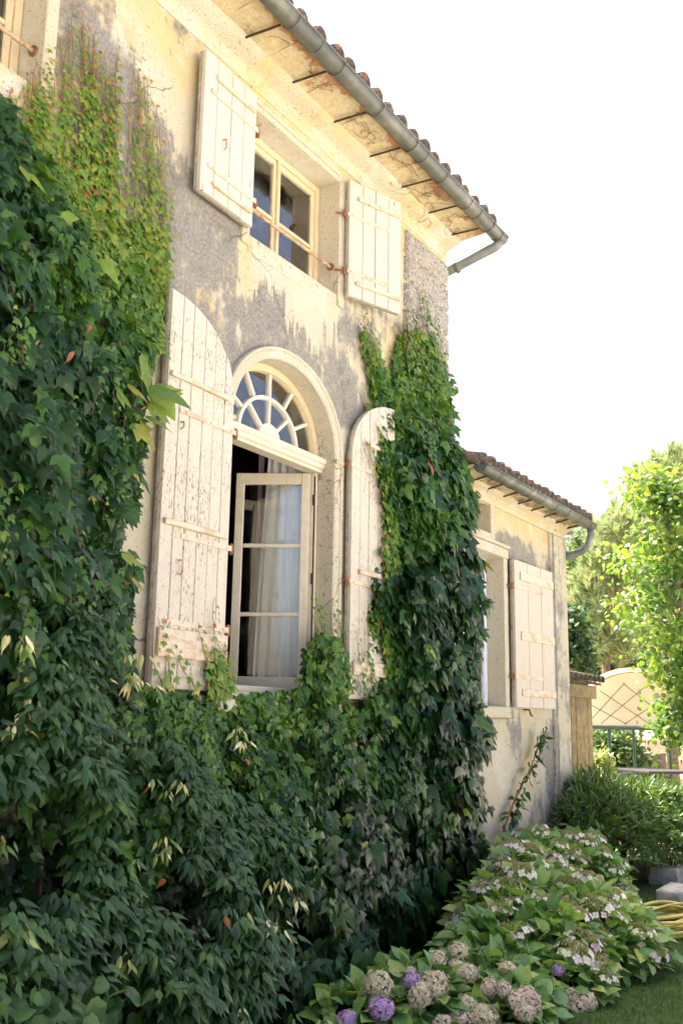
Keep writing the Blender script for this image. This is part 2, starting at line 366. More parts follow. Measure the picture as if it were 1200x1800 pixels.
# ------------------------------------------------------------------ leaves
def tpl(right, mid, faces_r, fold=.25, droop=.25, curl=0.0):
    # right: half outline points (x, y); mid: midrib y values; y runs from the stalk (0) to the tip (1)
    V = []
    for y in mid: V.append((0, y))
    nm = len(mid)
    for (x, y) in right: V.append((x, y))
    nr = len(right)
    for (x, y) in right: V.append((-x, y))
    Fc = []
    for f in faces_r:
        Fc.append([i if i[0] == 'm' else i for i in f])
    out = []
    def ix(c, side):
        k = int(c[1:]); return k if c[0] == 'm' else nm + k + (nr if side else 0)
    for f in faces_r:
        out.append([ix(c, 0) for c in f]); out.append([ix(c, 1) for c in f][::-1])
    P = np.array([(x, y, -fold * abs(x) * (1 - .4 * abs(x)) * 1.0 + .06 * math.sin(9 * abs(x) + 5 * y) * abs(x) - droop * y * y + curl * x * x) for x, y in V])
    tris = []
    for f in out:
        for k in range(1, len(f) - 1): tris.append((f[0], f[k], f[k + 1]))
    return P, np.array(tris)
IVY = tpl([(.17, -.17), (.42, -.08), (.70, .44), (.32, .40), (.21, .72)], [0, .28, .62, 1.12],
          [('m0', 'r0', 'r1', 'm1'), ('m1', 'r1', 'r2', 'r3'), ('m1', 'r3', 'm2'), ('m2', 'r3', 'r4'), ('m2', 'r4', 'm3')], .34, .22)
OVATE = tpl([(.17, .08), (.30, .30), (.22, .56), (.08, .84)], [0, .28, .58, 1.1], [('m0', 'r0', 'r1', 'm1'), ('m1', 'r1', 'r2', 'm2'), ('m2', 'r2', 'r3', 'm3')], .55, .40)
BROAD = tpl([(.26, .08), (.42, .34), (.36, .62), (.17, .88)], [0, .34, .66, 1.05],
            [('m0', 'r0', 'r1', 'm1'), ('m1', 'r1', 'r2', 'm2'), ('m2', 'r2', 'r3', 'm3')], -.30, .28)
ROUND = tpl([(.30, -.06), (.50, .25), (.44, .62), (.20, .92)], [0, .4, .75, 1.05],
            [('m0', 'r0', 'r1', 'm1'), ('m1', 'r1', 'r2', 'm2'), ('m2', 'r2', 'r3', 'm3')], .22, .2)
LANCE = tpl([(.075, .25), (.075, .6)], [0, .45, 1.0], [('m0', 'r0', 'm1'), ('m1', 'r0', 'r1'), ('m1', 'r1', 'm2')], .5, .2)
SIMPLE = (np.array([(0, 0, 0), (.42, .38, -.08), (0, 1, -.2), (-.42, .38, -.08), (0, .5, .05)]), np.array([(0, 1, 4), (1, 2, 4), (2, 3, 4), (3, 0, 4)]))
NEEDLE = (np.array([(-.03, 0, 0), (.03, 0, 0), (0, 1, 0)]), np.array([(0, 1, 2)]))
BLADE = (np.array([(-.05, 0, 0), (.05, 0, 0), (0, 1, .15)]), np.array([(0, 1, 2)]))

def unit(a):
    return a / np.maximum(np.linalg.norm(a, axis=-1, keepdims=True), 1e-9)
def frames(nrm, tip):
    t = unit(tip); n = nrm - t * (nrm * t).sum(-1, keepdims=True); n = unit(n); l = np.cross(t, n)
    return np.stack([l, t, n], axis=-1)          # columns: lateral, tip, normal
def mass(name, tp, pos, fr, size, tint, mat, parent, wid=None, smooth=True):
    P, T = tp; N = len(pos)
    if N == 0: return None
    L = P[None] * size[:, None, None]
    if wid is not None: L = L * np.stack([wid, np.ones(N), np.ones(N)], -1)[:, None, :]
    V = np.einsum('nij,nkj->nki', fr, L) + pos[:, None, :]
    nv, nt = len(P), len(T)
    me = bpy.data.meshes.new(name); me.vertices.add(N * nv); me.vertices.foreach_set('co', V.reshape(-1).astype(np.float32))
    idx = (T[None] + (np.arange(N) * nv)[:, None, None]).reshape(-1).astype(np.int32)
    me.loops.add(len(idx)); me.loops.foreach_set('vertex_index', idx)
    me.polygons.add(N * nt); me.polygons.foreach_set('loop_start', np.arange(0, N * nt * 3, 3, dtype=np.int32)); me.polygons.foreach_set('loop_total', np.full(N * nt, 3, np.int32))
    if smooth: me.polygons.foreach_set('use_smooth', np.ones(N * nt, bool))
    at_ = me.attributes.new('tint', 'FLOAT', 'POINT'); at_.data.foreach_set('value', np.repeat(tint, nv).astype(np.float32))
    me.materials.append(mat); me.update(); me.validate()
    return link(name, me, parent)
LEAFCACHE = {}
def leafmesh(key, tp, mat, tq):
    k = (key, tq)
    if k not in LEAFCACHE:
        P, T = tp; me = bpy.data.meshes.new('leaf'); me.from_pydata([tuple(p) for p in P], [], [tuple(int(i) for i in t) for t in T])
        a = me.attributes.new('tint', 'FLOAT', 'POINT'); a.data.foreach_set('value', np.full(len(P), tq, np.float32))
        me.polygons.foreach_set('use_smooth', [True] * len(T)); me.materials.append(mat); me.update(); LEAFCACHE[k] = me
    return LEAFCACHE[k]
def foliage(root, key, tp, mat, pos, fr, size, tint, outer=None, npart=300, wid=None, part='leaf', bulk='foliage'):
    """the leaves that show largest become parts of their own, the others one joined part"""
    px, py, dep = proj(pos)
    vis = (px > -20) & (px < 1220) & (py > -20) & (py < 1820) & (dep > .3)
    face = np.abs(((unit(pos - CAM))[:, None, :] @ fr[:, :, 2:3])[:, 0, 0])
    sc = np.where(vis, size / np.maximum(dep, .3) * (.25 + face), 0)
    if outer is not None: sc = sc * outer
    order = np.argsort(-sc); pick = order[:npart]; pick = pick[sc[pick] > 0]
    rest = np.ones(len(pos), bool); rest[pick] = False
    for i in pick:
        me = leafmesh(key, tp, mat, round(float(np.clip(tint[i], 0, 1)) * 10) / 10)
        A = np.eye(4); A[:3, :3] = fr[i] * size[i]; A[:3, 3] = pos[i]
        if wid is not None: A[:3, 0] *= wid[i]
        link(part, me, root, Matrix(A.tolist()))
    o = mass(bulk, tp, pos[rest], fr[rest], size[rest], tint[rest], mat, root, wid[rest] if wid is not None else None)
    if o: o['kind'] = 'stuff'
    return o
def rv(n, s=1.0): return rng.normal(0, s, (n, 3))

# ------------------------------------------------------------------ ground
def ground_h(x, y):
    d = np.clip((x - 12.5) / 6.0, 0, 1); h = -.45 * d * d * (3 - 2 * d)
    h = h + np.clip(x - 24, 0, None) * .115 + np.clip(x - 60, 0, None) * .06
    return h
def ground_mat():
    s = NT('garden_ground'); p = s.pos(); sep = s.t.nodes.new('ShaderNodeSeparateXYZ'); s.t.links.new(p, sep.inputs[0])
    n1 = s.noise(p, 3, 6, .65); n2 = s.noise(p, 30, 5, .7); n3 = s.noise(p, .35, 4, .6)
    lawn = s.mix(s.smooth(n2, .3, .7), (.030, .065, .018), (.085, .135, .040))
    lawn = s.mix(s.math('MULTIPLY', s.smooth(n1, .55, .72), .5), lawn, (.16, .13, .06))
    dry = s.mix(n1, (.34, .25, .14), (.50, .40, .26)); dry = s.mix(s.math('MULTIPLY', s.smooth(n3, .5, .62), .6), dry, (.22, .22, .09))
    gravel = s.mix(n2, (.51, .475, .41), (.68, .645, .58))
    far = s.smooth(s.math('ADD', sep.outputs[0], s.math('MULTIPLY', n1, 3.0)), 16.5, 19.0)
    near = s.smooth(s.math('ADD', s.math('MULTIPLY', sep.outputs[1], -1.0), s.math('MULTIPLY', n1, .5)), 3.9, 4.2)
    c = s.mix(far, lawn, dry); c = s.mix(near, c, gravel)
    s.set(col=c, rough=1.0, spec=.1); s.bump(n2, .8, .03); return s.m
xs = np.concatenate([np.linspace(-120, -8, 12), np.linspace(-6, 12, 19), np.linspace(12.5, 70, 70), np.linspace(75, 300, 16)])
ys = np.concatenate([np.linspace(-200, -20, 12), np.linspace(-18, 40, 40), np.linspace(45, 220, 15)])
gx, gy = np.meshgrid(xs, ys, indexing='ij'); gz = ground_h(gx, gy) + np.where(gx > 20, .12 * np.sin(gx * .5 + gy * .3), 0)
mb = MB(); mb.v = [tuple(v) for v in np.stack([gx, gy, gz], -1).reshape(-1, 3)]
ny = len(ys); mb.f = [(i * ny + j, (i + 1) * ny + j, (i + 1) * ny + j + 1, i * ny + j + 1) for i in range(len(xs) - 1) for j in range(ny - 1)]
tag(mb.build('ground', ground_mat(), None, True, False), kind='structure')

# ------------------------------------------------------------------ main house
WX0, WX1 = -6.0, 7.89
UW = (4.87, 5.98, 4.79, 5.72); TW = (1.95, 3.06, 4.79, 5.72)
ACX, AA, ASP, AB, ASILL = 5.372, .602, 3.50, .53, 1.77
def arch_z(x, a=AA, b_=AB): return ASP + b_ * math.sqrt(max(0.0, 1 - ((x - ACX) / a) ** 2))
house = empty('house', ((WX0 + WX1) / 2, 0, 0), 'tall old plastered house with weathered yellow walls and pale wooden shutters', 'house')
def wall_with_holes(mb, x0, x1, z0, z1, rects, arch=None, y=0.0, nseg=28):
    br = {x0, x1}
    for r_ in rects: br |= {r_[0], r_[1]}
    if arch:
        for k in range(nseg + 1): br.add(arch[0] - arch[1] * math.cos(math.pi * k / nseg))
    br = sorted(br)
    for xa, xb in zip(br[:-1], br[1:]):
        if xb - xa < 1e-5: continue
        xm = (xa + xb) / 2; ho = []
        for r_ in rects:
            if r_[0] < xm < r_[1]: ho.append((r_[2], r_[2], r_[3], r_[3]))
        if arch and abs(xm - arch[0]) < arch[1]: ho.append((ASILL, ASILL, arch_z(xa), arch_z(xb)))
        ho.sort(); la, lb = z0, z0
        for (ba, bb, ta, tb) in ho:
            mb.add([(xa, y, la), (xb, y, lb), (xb, y, bb), (xa, y, ba)], [(0, 1, 2, 3)]); la, lb = ta, tb
        mb.add([(xa, y, la), (xb, y, lb), (xb, y, z1), (xa, y, z1)], [(0, 1, 2, 3)])
mb = MB(); wall_with_holes(mb, WX0, WX1, 0, 6.06, [UW, TW], (ACX, AA))
mb.add([(WX1, 0, 0), (WX1, 8, 0), (WX1, 8, 6.06), (WX1, 4, 7.3), (WX1, 0, 6.06)], [(0, 1, 2, 3, 4)])
mb.add([(WX0, 0, 0), (WX0, 8, 0), (WX0, 8, 6.06), (WX0, 4, 7.3), (WX0, 0, 6.06)], [(4, 3, 2, 1, 0)])
mb.add([(WX0, 8, 0), (WX1, 8, 0), (WX1, 8, 6.06), (WX0, 8, 6.06)], [(3, 2, 1, 0)])
mb.build('wall', M['wall'], house, recalc=False)
RD = .22
def reveal_rect(name, q):
    x0, x1, z0, z1 = q; m = MB()
    m.add([(x0, 0, z0), (x0, RD, z0), (x0, RD, z1), (x0, 0, z1)], [(0, 1, 2, 3)])
    m.add([(x1, 0, z0), (x1, 0, z1), (x1, RD, z1), (x1, RD, z0)], [(0, 1, 2, 3)])
    m.add([(x0, 0, z1), (x0, RD, z1), (x1, RD, z1), (x1, 0, z1)], [(0, 1, 2, 3)])
    m.add([(x0, 0, z0), (x1, 0, z0), (x1, RD, z0), (x0, RD, z0)], [(0, 1, 2, 3)])
    m.build(name, M['reveal'], house, recalc=False)
reveal_rect('window_reveal', UW); reveal_rect('window_reveal', TW)
m = MB(); loop = [(ACX - AA, ASILL)] + [(ACX - AA * math.cos(math.pi * k / 28), ASP + AB * math.sin(math.pi * k / 28)) for k in range(29)] + [(ACX + AA, ASILL)]
for (a, c) in zip(loop, loop[1:] + loop[:1]): m.add([(a[0], 0, a[1]), (c[0], 0, c[1]), (c[0], RD, c[1]), (a[0], RD, a[1])], [(0, 1, 2, 3)])
m.build('window_reveal', M['reveal'], house)
# dim rooms behind the windows
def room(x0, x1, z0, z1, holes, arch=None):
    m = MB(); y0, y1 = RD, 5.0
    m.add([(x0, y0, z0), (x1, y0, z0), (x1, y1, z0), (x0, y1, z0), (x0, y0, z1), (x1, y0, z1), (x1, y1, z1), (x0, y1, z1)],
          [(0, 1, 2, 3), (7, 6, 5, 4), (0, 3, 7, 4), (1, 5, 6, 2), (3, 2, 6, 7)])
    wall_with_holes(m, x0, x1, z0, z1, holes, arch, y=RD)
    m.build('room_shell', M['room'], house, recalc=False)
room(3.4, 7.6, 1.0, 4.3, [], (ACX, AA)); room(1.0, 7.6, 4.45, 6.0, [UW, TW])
# stone surrounds
def surround(q):
    x0, x1, z0, z1 = q; m = MB()
    m.box((x1 + .003, -.022, z0 - .09), (x1 + .085, .05, z1 + .085), .006); m.box((x0 - .085, -.022, z0 - .09), (x0 - .003, .05, z1 + .085), .006)
    m.box((x0 - .003, -.024, z1 + .003), (x1 + .003, .05, z1 + .05), .006); m.box((x0 - .003, -.032, z1 + .052), (x1 + .003, .05, z1 + .085), .006)
    m.build('window_surround', M['reveal'], house)
    m = MB(); m.box((x0 - .003, -.008, z0 - .13), (x1 + .003, .12, z0 - .002), .006); m.build('window_sill', M['wall'], house)
surround(UW); surround(TW)
m = MB(); outer = []; inner = []
NS = 30
for k in range(NS + 1):
    c, s_ = math.cos(math.pi * k / NS), math.sin(math.pi * k / NS)
    inner.append((ACX - (AA + .002) * c, ASP + (AB + .002) * s_)); outer.append((ACX - (AA + .1) * c, ASP + (AB + .085) * s_))
inner = [(ACX - AA - .002, ASILL)] + inner + [(ACX + AA + .002, ASILL)]; outer = [(ACX - AA - .1, ASILL)] + outer + [(ACX + AA + .1, ASILL)]
for k in range(len(inner) - 1):
    i0, i1, o0, o1 = inner[k], inner[k + 1], outer[k], outer[k + 1]
    def mixp(a, c, t): return (a[0] + (c[0] - a[0]) * t, a[1] + (c[1] - a[1]) * t)
    pr = [(0, .03), (0, -.018), (.12, -.028), (.62, -.028), (.72, -.040), (.93, -.040), (1, -.030), (1, .03)]
    for (ta, ya), (tb, yb) in zip(pr[:-1], pr[1:]):
        a0, a1, b0, b1 = mixp(i0, o0, ta), mixp(i1, o1, ta), mixp(i0, o0, tb), mixp(i1, o1, tb)
        m.add([(a0[0], ya, a0[1]), (a1[0], ya, a1[1]), (b1[0], yb, b1[1]), (b0[0], yb, b0[1])], [(0, 1, 2, 3)])
m.build('window_surround', M['reveal'], house)
m = MB(); m.box((ACX + AA - .004, -.045, ASP - .045), (ACX + AA + .108, .1, ASP - .012), .006); m.build('impost', M['reveal'], house)
m = MB(); m.box((ACX - AA - .108, -.045, ASP - .045), (ACX - AA + .004, .1, ASP - .012), .006); m.build('impost', M['reveal'], house)
m = MB(); m.box((ACX - AA - .12, -.06, ASILL - .12), (ACX + AA + .12, .3, ASILL - .002), .012); m.build('window_sill', M['reveal'], house)
# cornice and soffit
m = MB(); m.strip([(.02, 5.87), (-.012, 5.875), (-.018, 5.89), (-.022, 5.975), (-.045, 5.985), (-.07, 5.992), (-.11, 6.005), (-.145, 6.022), (-.158, 6.03), (-.16, 6.052), (.02, 6.055)], WX0, WX1 + .012)
m.build('cornice', M['cornice'], house)
m = MB()
nx = 90
for k in range(nx):
    xa = WX0 + (WX1 + .03 - WX0) * k / nx; xb = WX0 + (WX1 + .03 - WX0) * (k + 1) / nx
    m.strip([(-.159, 6.046 + .004 * math.sin(k * 1.7)), (-.29, 6.062 + .005 * math.sin(k * 2.3)), (-.425, 6.074 + .004 * math.sin(k * 1.3)), (-.425, 6.10), (-.10, 6.10)], xa, xb - .002 * (k % 3 == 0))
m.build('soffit', M['soffit'], house)
# quoin stones
from mathutils import noise as mnoise
def rough_block(name, x0, x1, y0, y1, z0, z1, amp, mat, parent, nx=16, ny=6, nz=6, seed=0, bev=.02):
    bm = bmesh.new(); vm = {}
    def V(i, j, k):
        if (i, j, k) not in vm:
            f = (i / nx, j / ny, k / nz); p = Vector((x0 + (x1 - x0) * f[0], y0 + (y1 - y0) * f[1], z0 + (z1 - z0) * f[2]))
            e = [min(i, nx - i) == 0, min(j, ny - j) == 0, min(k, nz - k) == 0]
            c = Vector(((x0 + x1) / 2, (y0 + y1) / 2, (z0 + z1) / 2))
            if sum(e) >= 2:
                for q in range(3):
                    if e[q]: p[q] += math.copysign(bev, c[q] - p[q])
            q = p * 14 + Vector((seed * 3.1, 0, 0))
            p += Vector((mnoise.noise(q), mnoise.noise(q + Vector((9, 0, 0))), mnoise.noise(q + Vector((0, 9, 0))))) * amp
            p += Vector((0, mnoise.noise(p * 45), 0)) * amp * .5
            vm[(i, j, k)] = bm.verts.new(p)
        return vm[(i, j, k)]
    for i in range(nx):
        for k in range(nz):
            bm.faces.new((V(i, 0, k), V(i + 1, 0, k), V(i + 1, 0, k + 1), V(i, 0, k + 1)))
    for j in range(ny):
        for k in range(nz):
            bm.faces.new((V(nx, j, k), V(nx, j + 1, k), V(nx, j + 1, k + 1), V(nx, j, k + 1)))
            bm.faces.new((V(0, j + 1, k), V(0, j, k), V(0, j, k + 1), V(0, j + 1, k + 1)))
    for i in range(nx):
        for j in range(ny):
            bm.faces.new((V(i, j, nz), V(i + 1, j, nz), V(i + 1, j + 1, nz), V(i, j + 1, nz)))
            bm.faces.new((V(i, j + 1, 0), V(i + 1, j + 1, 0), V(i + 1, j, 0), V(i, j, 0)))
    me = bpy.data.meshes.new(name); bm.to_mesh(me); bm.free(); me.materials.append(mat)
    me.polygons.foreach_set('use_smooth', [True] * len(me.polygons))
    return link(name, me, parent)
zq = 2.2; k = 0
while zq < 5.86:
    h = .235 + .02 * random.random(); h = min(h, 5.866 - zq)
    if h > .06: rough_block('quoin_stone', 7.06 + random.uniform(-.012, .012), WX1 + .015 + random.uniform(-.004, .018), -.04, .42, zq + .004, zq + h - .004, .012, M['quoin'], house, 28, 8, 8, k, .016)
    zq += h; k += 1

# roof, tiles, gutter
SL = .30
def roof_z(y, ze=6.105, ye=-.43): return ze + (y - ye) * SL
m = MB(); m.strip([(-.43, 6.105), (4, roof_z(4)), (8.43, 6.105), (8.43, 6.155), (4, roof_z(4) + .05), (-.43, 6.155)], WX0 - .1, WX1 + .05)
roof = m.build('roof', M['tile'], house)
def tile_mesh(name, r0, r1, L, th, n=7):
    m = MB(); V = []
    for (rr, y) in ((r0, 0), (r1, L)):
        for k in range(n + 1):
            a = math.pi * k / n; V.append((-rr * math.cos(a), y, rr * math.sin(a)))
        for k in range(n + 1):
            a = math.pi * k / n; V.append((-(rr - th) * math.cos(a), y, (rr - th) * math.sin(a)))
    q = n + 1; Fc = []
    for k in range(n):
        Fc += [(k, k + 1, 2 * q + k + 1, 2 * q + k), (q + k + 1, q + k, 3 * q + k, 3 * q + k + 1), (k + 1, k, q + k, q + k + 1), (2 * q + k, 2 * q + k + 1, 3 * q + k + 1, 3 * q + k)]
    Fc += [(0, 2 * q, 3 * q, q), (n, q + n, 3 * q + n, 2 * q + n)]
    return MB().add(V, Fc).mesh(name, M['tile'], True)
TILE = tile_mesh('tile', .088, .068, .46, .014); PAN = tile_mesh('pan_tile', .072, .088, .46, .014)
slope = math.atan(SL)
def tiles(parent, x_end, ncol, x_far, ye, ze, ncourse, ymax):
    pitch = .196
    for c in range(ncol):
        x = x_end - .06 - c * pitch
        for r_ in range(3):
            y = ye - .045 + r_ * .34 + random.uniform(-.018, .018)
            mw = Matrix.Translation((x + random.uniform(-.012, .012), y, ze + .045 + (y - ye) * SL + random.uniform(-.004, .008))) @ Matrix.Rotation(slope - .035, 4, 'X') @ Matrix.Rotation(random.uniform(-.05, .05), 4, 'Z') @ Matrix.Rotation(random.uniform(-.06, .06), 4, 'Y')
            link('tile', TILE, parent, mw)
            mw = Matrix.Translation((x - pitch / 2, y - .01, ze + .088 + (y - ye) * SL)) @ Matrix.Rotation(slope - .03, 4, 'X') @ Matrix.Rotation(math.pi, 4, 'Y')
            link('pan_tile', PAN, parent, mw)
    # the rest of the slope, too far up to tell apart
    m = MB(); y0 = ye + 1.0; n = int((x_end - x_far) / (pitch / 6)); V = []; rows = int((ymax - y0) / .34)
    for r_ in range(rows):
        for e in (0, 1):
            y = y0 + (r_ + e * 1.05) * .34
            for i in range(n + 1):
                x = x_end - .06 - i * pitch / 6; h = .055 + .045 * math.cos(2 * math.pi * i / 6)
                V.append((x, y, ze + .02 + (y - ye) * SL + h + (.02 if e == 0 else 0)))
    Fc = []
    for r_ in range(rows):
        for i in range(n): a = r_ * 2 * (n + 1) + i; Fc.append((a, a + 1, a + n + 2, a + n + 1))
    o = MB().add(V, Fc).build('roof_tiles', M['tile'], parent, True); o['kind'] = 'stuff'
tiles(roof, WX1 + .08, 22, WX0, -.43, 6.115, 3, 4.0)
def half_gutter(x0, x1, y, z, R, parent, mat, name='gutter'):
    m = MB(); prof = []
    n = 12
    for k in range(n + 1):
        a = math.pi * k / n; prof.append((y + R * math.cos(a), z - R * math.sin(a)))
    for k in range(n + 1):
        a = math.pi * (n - k) / n; prof.append((y + (R - .004) * math.cos(a), z - (R - .004) * math.sin(a)))
    m.strip(prof, x0, x1)
    m.tube([(x0, y - R, z), (x1, y - R, z)], .009, 8)
    for xe in (x0, x1):
        m.add([(xe, y, z - .001)] + [(xe, y + (R - .001) * math.cos(math.pi * k / n), z - (R - .001) * math.sin(math.pi * k / n)) for k in range(n + 1)], [(0, k + 1, k + 2) for k in range(n)])
    return m.build(name, mat, parent, True)
GY, GZ, GR = -.487, 6.070, .068
gut = half_gutter(WX0, 8.10, GY, GZ, GR, house, M['zinc'])
for i, xg in enumerate([4.02, 4.57, 5.12, 5.67, 6.21, 6.75, 7.25, 7.72]):
    m = MB(); m.tube([(xg, -.15, 6.028), (xg + .03, GY + .075, GZ - .03)], .009, 6); m.build('gutter_stay', M['dark_iron'], gut)
    m = MB(); xs_ = xg + .05; pr = []
    for k in range(13): a = math.pi * k / 12; pr.append((xs_, GY + (GR + .005) * math.cos(a), GZ - (GR + .005) * math.sin(a)))
    m.tube(pr, .0036, 6); m.build('gutter_band', M['zinc'], gut, True)
for xg in (4.9, 6.45, 7.5, 7.98):
    m = MB(); m.tube([(xg, GY + (GR + .001) * math.cos(math.pi * k / 12), GZ - (GR + .001) * math.sin(math.pi * k / 12)) for k in range(13)], .004, 5); m.build('gutter_joint', M['zinc'], gut, True)
m = MB(); m.tube([(8.035, GY, GZ - .03), (8.035, GY + .01, GZ - .075), (8.03, GY + .05, GZ - .10), (8.0, .05, GZ - .25), (7.985, .30, GZ - .32), (7.985, .42, GZ - .40), (7.985, .42, 0.02)], .05, 14)
dp = m.build('downpipe', M['zinc_dark'], house, True)
m = MB(); m.tube([(8.01, -.08 + .006 * k, GZ - .222 - .002 * k) for k in range(6)], .056, 14); m.build('pipe_clip', M['zinc'], dp, True)

# windows
def pane(name, pts, parent):
    P = [Vector(p) for p in pts]; m = MB(); m.prism(P, (0, .004, 0)) ; return m.build(name, M['glass'], parent)
def upper_window(q):
    x0, x1, z0, z1 = q; y0, y1 = .165, .215; fw = .05
    m = MB()
    m.box((x0 + .002, y0, z0 + .002), (x0 + fw, y1, z1 - .002), .004); m.box((x1 - fw, y0, z0 + .002), (x1 - .002, y1, z1 - .002), .004)
    m.box((x0 + fw, y0 + .002, z1 - fw), (x1 - fw, y1, z1 - .002), .004); m.box((x0 + fw, y0 + .002, z0 + .002), (x1 - fw, y1, z0 + fw), .004)
    win = m.build('window', M['frame_up'], house)
    xm = (x0 + x1) / 2; zb = z0 + .40
    for (a, b_) in ((x0 + fw, xm), (xm, x1 - fw)):
        st = .042; m = MB()
        m.box((a + .002, y0 + .012, z0 + fw + .002), (a + st, y1 - .004, z1 - fw - .002), .005); m.box((b_ - st, y0 + .012, z0 + fw + .002), (b_ - .002, y1 - .004, z1 - fw - .002), .005)
        m.box((a + st, y0 + .014, z1 - fw - st), (b_ - st, y1 - .006, z1 - fw - .002), .005); m.box((a + st, y0 + .014, z0 + fw + .002), (b_ - st, y1 - .006, z0 + fw + .06), .005)
        m.build('casement', M['frame_up'], win)
        m = MB(); m.box((a + st, y0 + .016, zb - .013), (b_ - st, y1 - .012, zb + .013), .004); m.build('glazing_bar', M['frame_up'], win)
        for (c, d) in ((z0 + fw + .06, zb - .013), (zb + .013, z1 - fw - st)):
            pane('pane', [(a + st, y0 + .03, c), (b_ - st, y0 + .03, c), (b_ - st, y0 + .03, d), (a + st, y0 + .03, d)], win)
    m = MB(); m.box((xm - .016, y0 - .008, z0 + fw + .002), (xm + .016, y0 + .0115, z1 - fw - .002), .006); m.build('cover_strip', M['frame_up'], win)
    return win
wu = upper_window(UW); wt = upper_window(TW)
wt['label'] = 'window cut off by the corner of the photo'
for q in (UW, TW):
    m = MB(); pts = [(q[0] - .03 + (q[1] - q[0] + .06) * k / 40, .05 + .0025 * math.sin(k * 2.2), q[2] + .235 + .0025 * math.cos(k * 2.2)) for k in range(41)]
    m.tube(pts, .0125, 8); m.build('guard_rail', M['iron'], house, True)
    m = MB(); m.tube([(q[1] + .004, .05, q[2] + .235), (q[1] - .014, .05, q[2] + .235)], .03, 12); m.build('rail_socket', M['rust'], house)

# arched window: fixed frame, transom, fanlight
FY0, FY1 = .12, .175
m = MB(); fw = .042
m.box((ACX - AA + .002, FY0, ASILL + .002), (ACX - AA + fw, FY1, ASP - .11), .004); m.box((ACX + AA - fw, FY0, ASILL + .002), (ACX + AA - .002, FY1, ASP - .11), .004)
m.box((ACX - AA + fw, FY0 + .003, ASILL + .002), (ACX + AA - fw, FY1, ASILL + .05), .004)
awin = m.build('arched_window', M['frame_low'], house)
m = MB(); m.strip([(FY1, ASP - .11), (.085, ASP - .108), (.082, ASP - .09), (.065, ASP - .08), (.06, ASP - .055), (.048, ASP - .045), (.045, ASP - .012), (.055, ASP - .004), (FY0 - .02, ASP + .006), (FY1, ASP + .006)], ACX - AA + .003, ACX + AA - .003)
m.build('transom', M['frame_low'], awin)
def ell_ring(m, a0, b0, a1, b1, y0, y1, n=36, zc=ASP):
    for k in range(n):
        t0, t1 = math.pi * k / n, math.pi * (k + 1) / n
        P = lambda a, b_, t, y: (ACX - a * math.cos(t), y, zc + b_ * math.sin(t))
        m.add([P(a0, b0, t0, y0), P(a0, b0, t1, y0), P(a1, b1, t1, y0), P(a1, b1, t0, y0)], [(0, 1, 2, 3)])
        m.add([P(a0, b0, t0, y0), P(a0, b0, t1, y0), P(a0, b0, t1, y1), P(a0, b0, t0, y1)], [(0, 1, 2, 3)])
        m.add([P(a1, b1, t0, y0), P(a1, b1, t1, y0), P(a1, b1, t1, y1), P(a1, b1, t0, y1)], [(3, 2, 1, 0)])
m = MB(); ell_ring(m, AA - .052, AB - .052, AA - .002, AB - .002, FY0, FY1)
m.build('arch_frame', M['frame_up'], awin)
ga, gb = AA - .05, AB - .05; ra, rb = ga * .62, gb * .62; ha, hb = ga * .23, gb * .23
m = MB(); ell_ring(m, ra - .013, rb - .013, ra + .013, rb + .013, FY0 + .015, FY1 - .01); m.build('glazing_bar', M['fan'], awin)
def spoke(t, f0, f1):
    t = R_(t); p0 = Vector((ACX + ga * f0 * math.cos(t), 0, ASP + .006 + gb * f0 * math.sin(t))); p1 = Vector((ACX + ga * f1 * math.cos(t), 0, ASP + .006 + gb * f1 * math.sin(t)))
    d = (p1 - p0); L = d.length; d.normalize(); l = Vector((-d.z, 0, d.x))
    m = MB(); Mx = Matrix((( l.x, 0, d.x, p0.x), (0, 1, 0, 0), (l.z, 0, d.z, p0.z), (0, 0, 0, 1)))
    m.box((-.013, FY0 + .017, 0), (.013, FY1 - .012, L), .004, Mx); m.build('glazing_bar', M['fan'], awin)
for t in (30, 60, 90, 120, 150): spoke(t, .64, 1.01)
for t in (45, 90, 135): spoke(t, .2, .60)
m = MB(); m.prism([(ACX + ha * math.cos(R_(t)), FY0 + .012, ASP + .006 + hb * math.sin(R_(t))) for t in range(0, 181, 12)], (0, .04, 0)); m.build('fan_hub', M['fan'], awin)
def arc_pane(t0, t1, f0, f1):
    P = [(ACX + ga * f1 * math.cos(R_(t)), FY0 + .035, ASP + .008 + gb * f1 * math.sin(R_(t))) for t in np.linspace(t0, t1, 7)] + [(ACX + ga * f0 * math.cos(R_(t)), FY0 + .035, ASP + .008 + gb * f0 * math.sin(R_(t))) for t in np.linspace(t1, t0, 7)]
    pane('pane', P, awin)
for k in range(6): arc_pane(30 * k + .6, 30 * k + 29.4, .63, .995)
for k in range(4): arc_pane(45 * k + .6, 45 * k + 44.4, .21, .61)
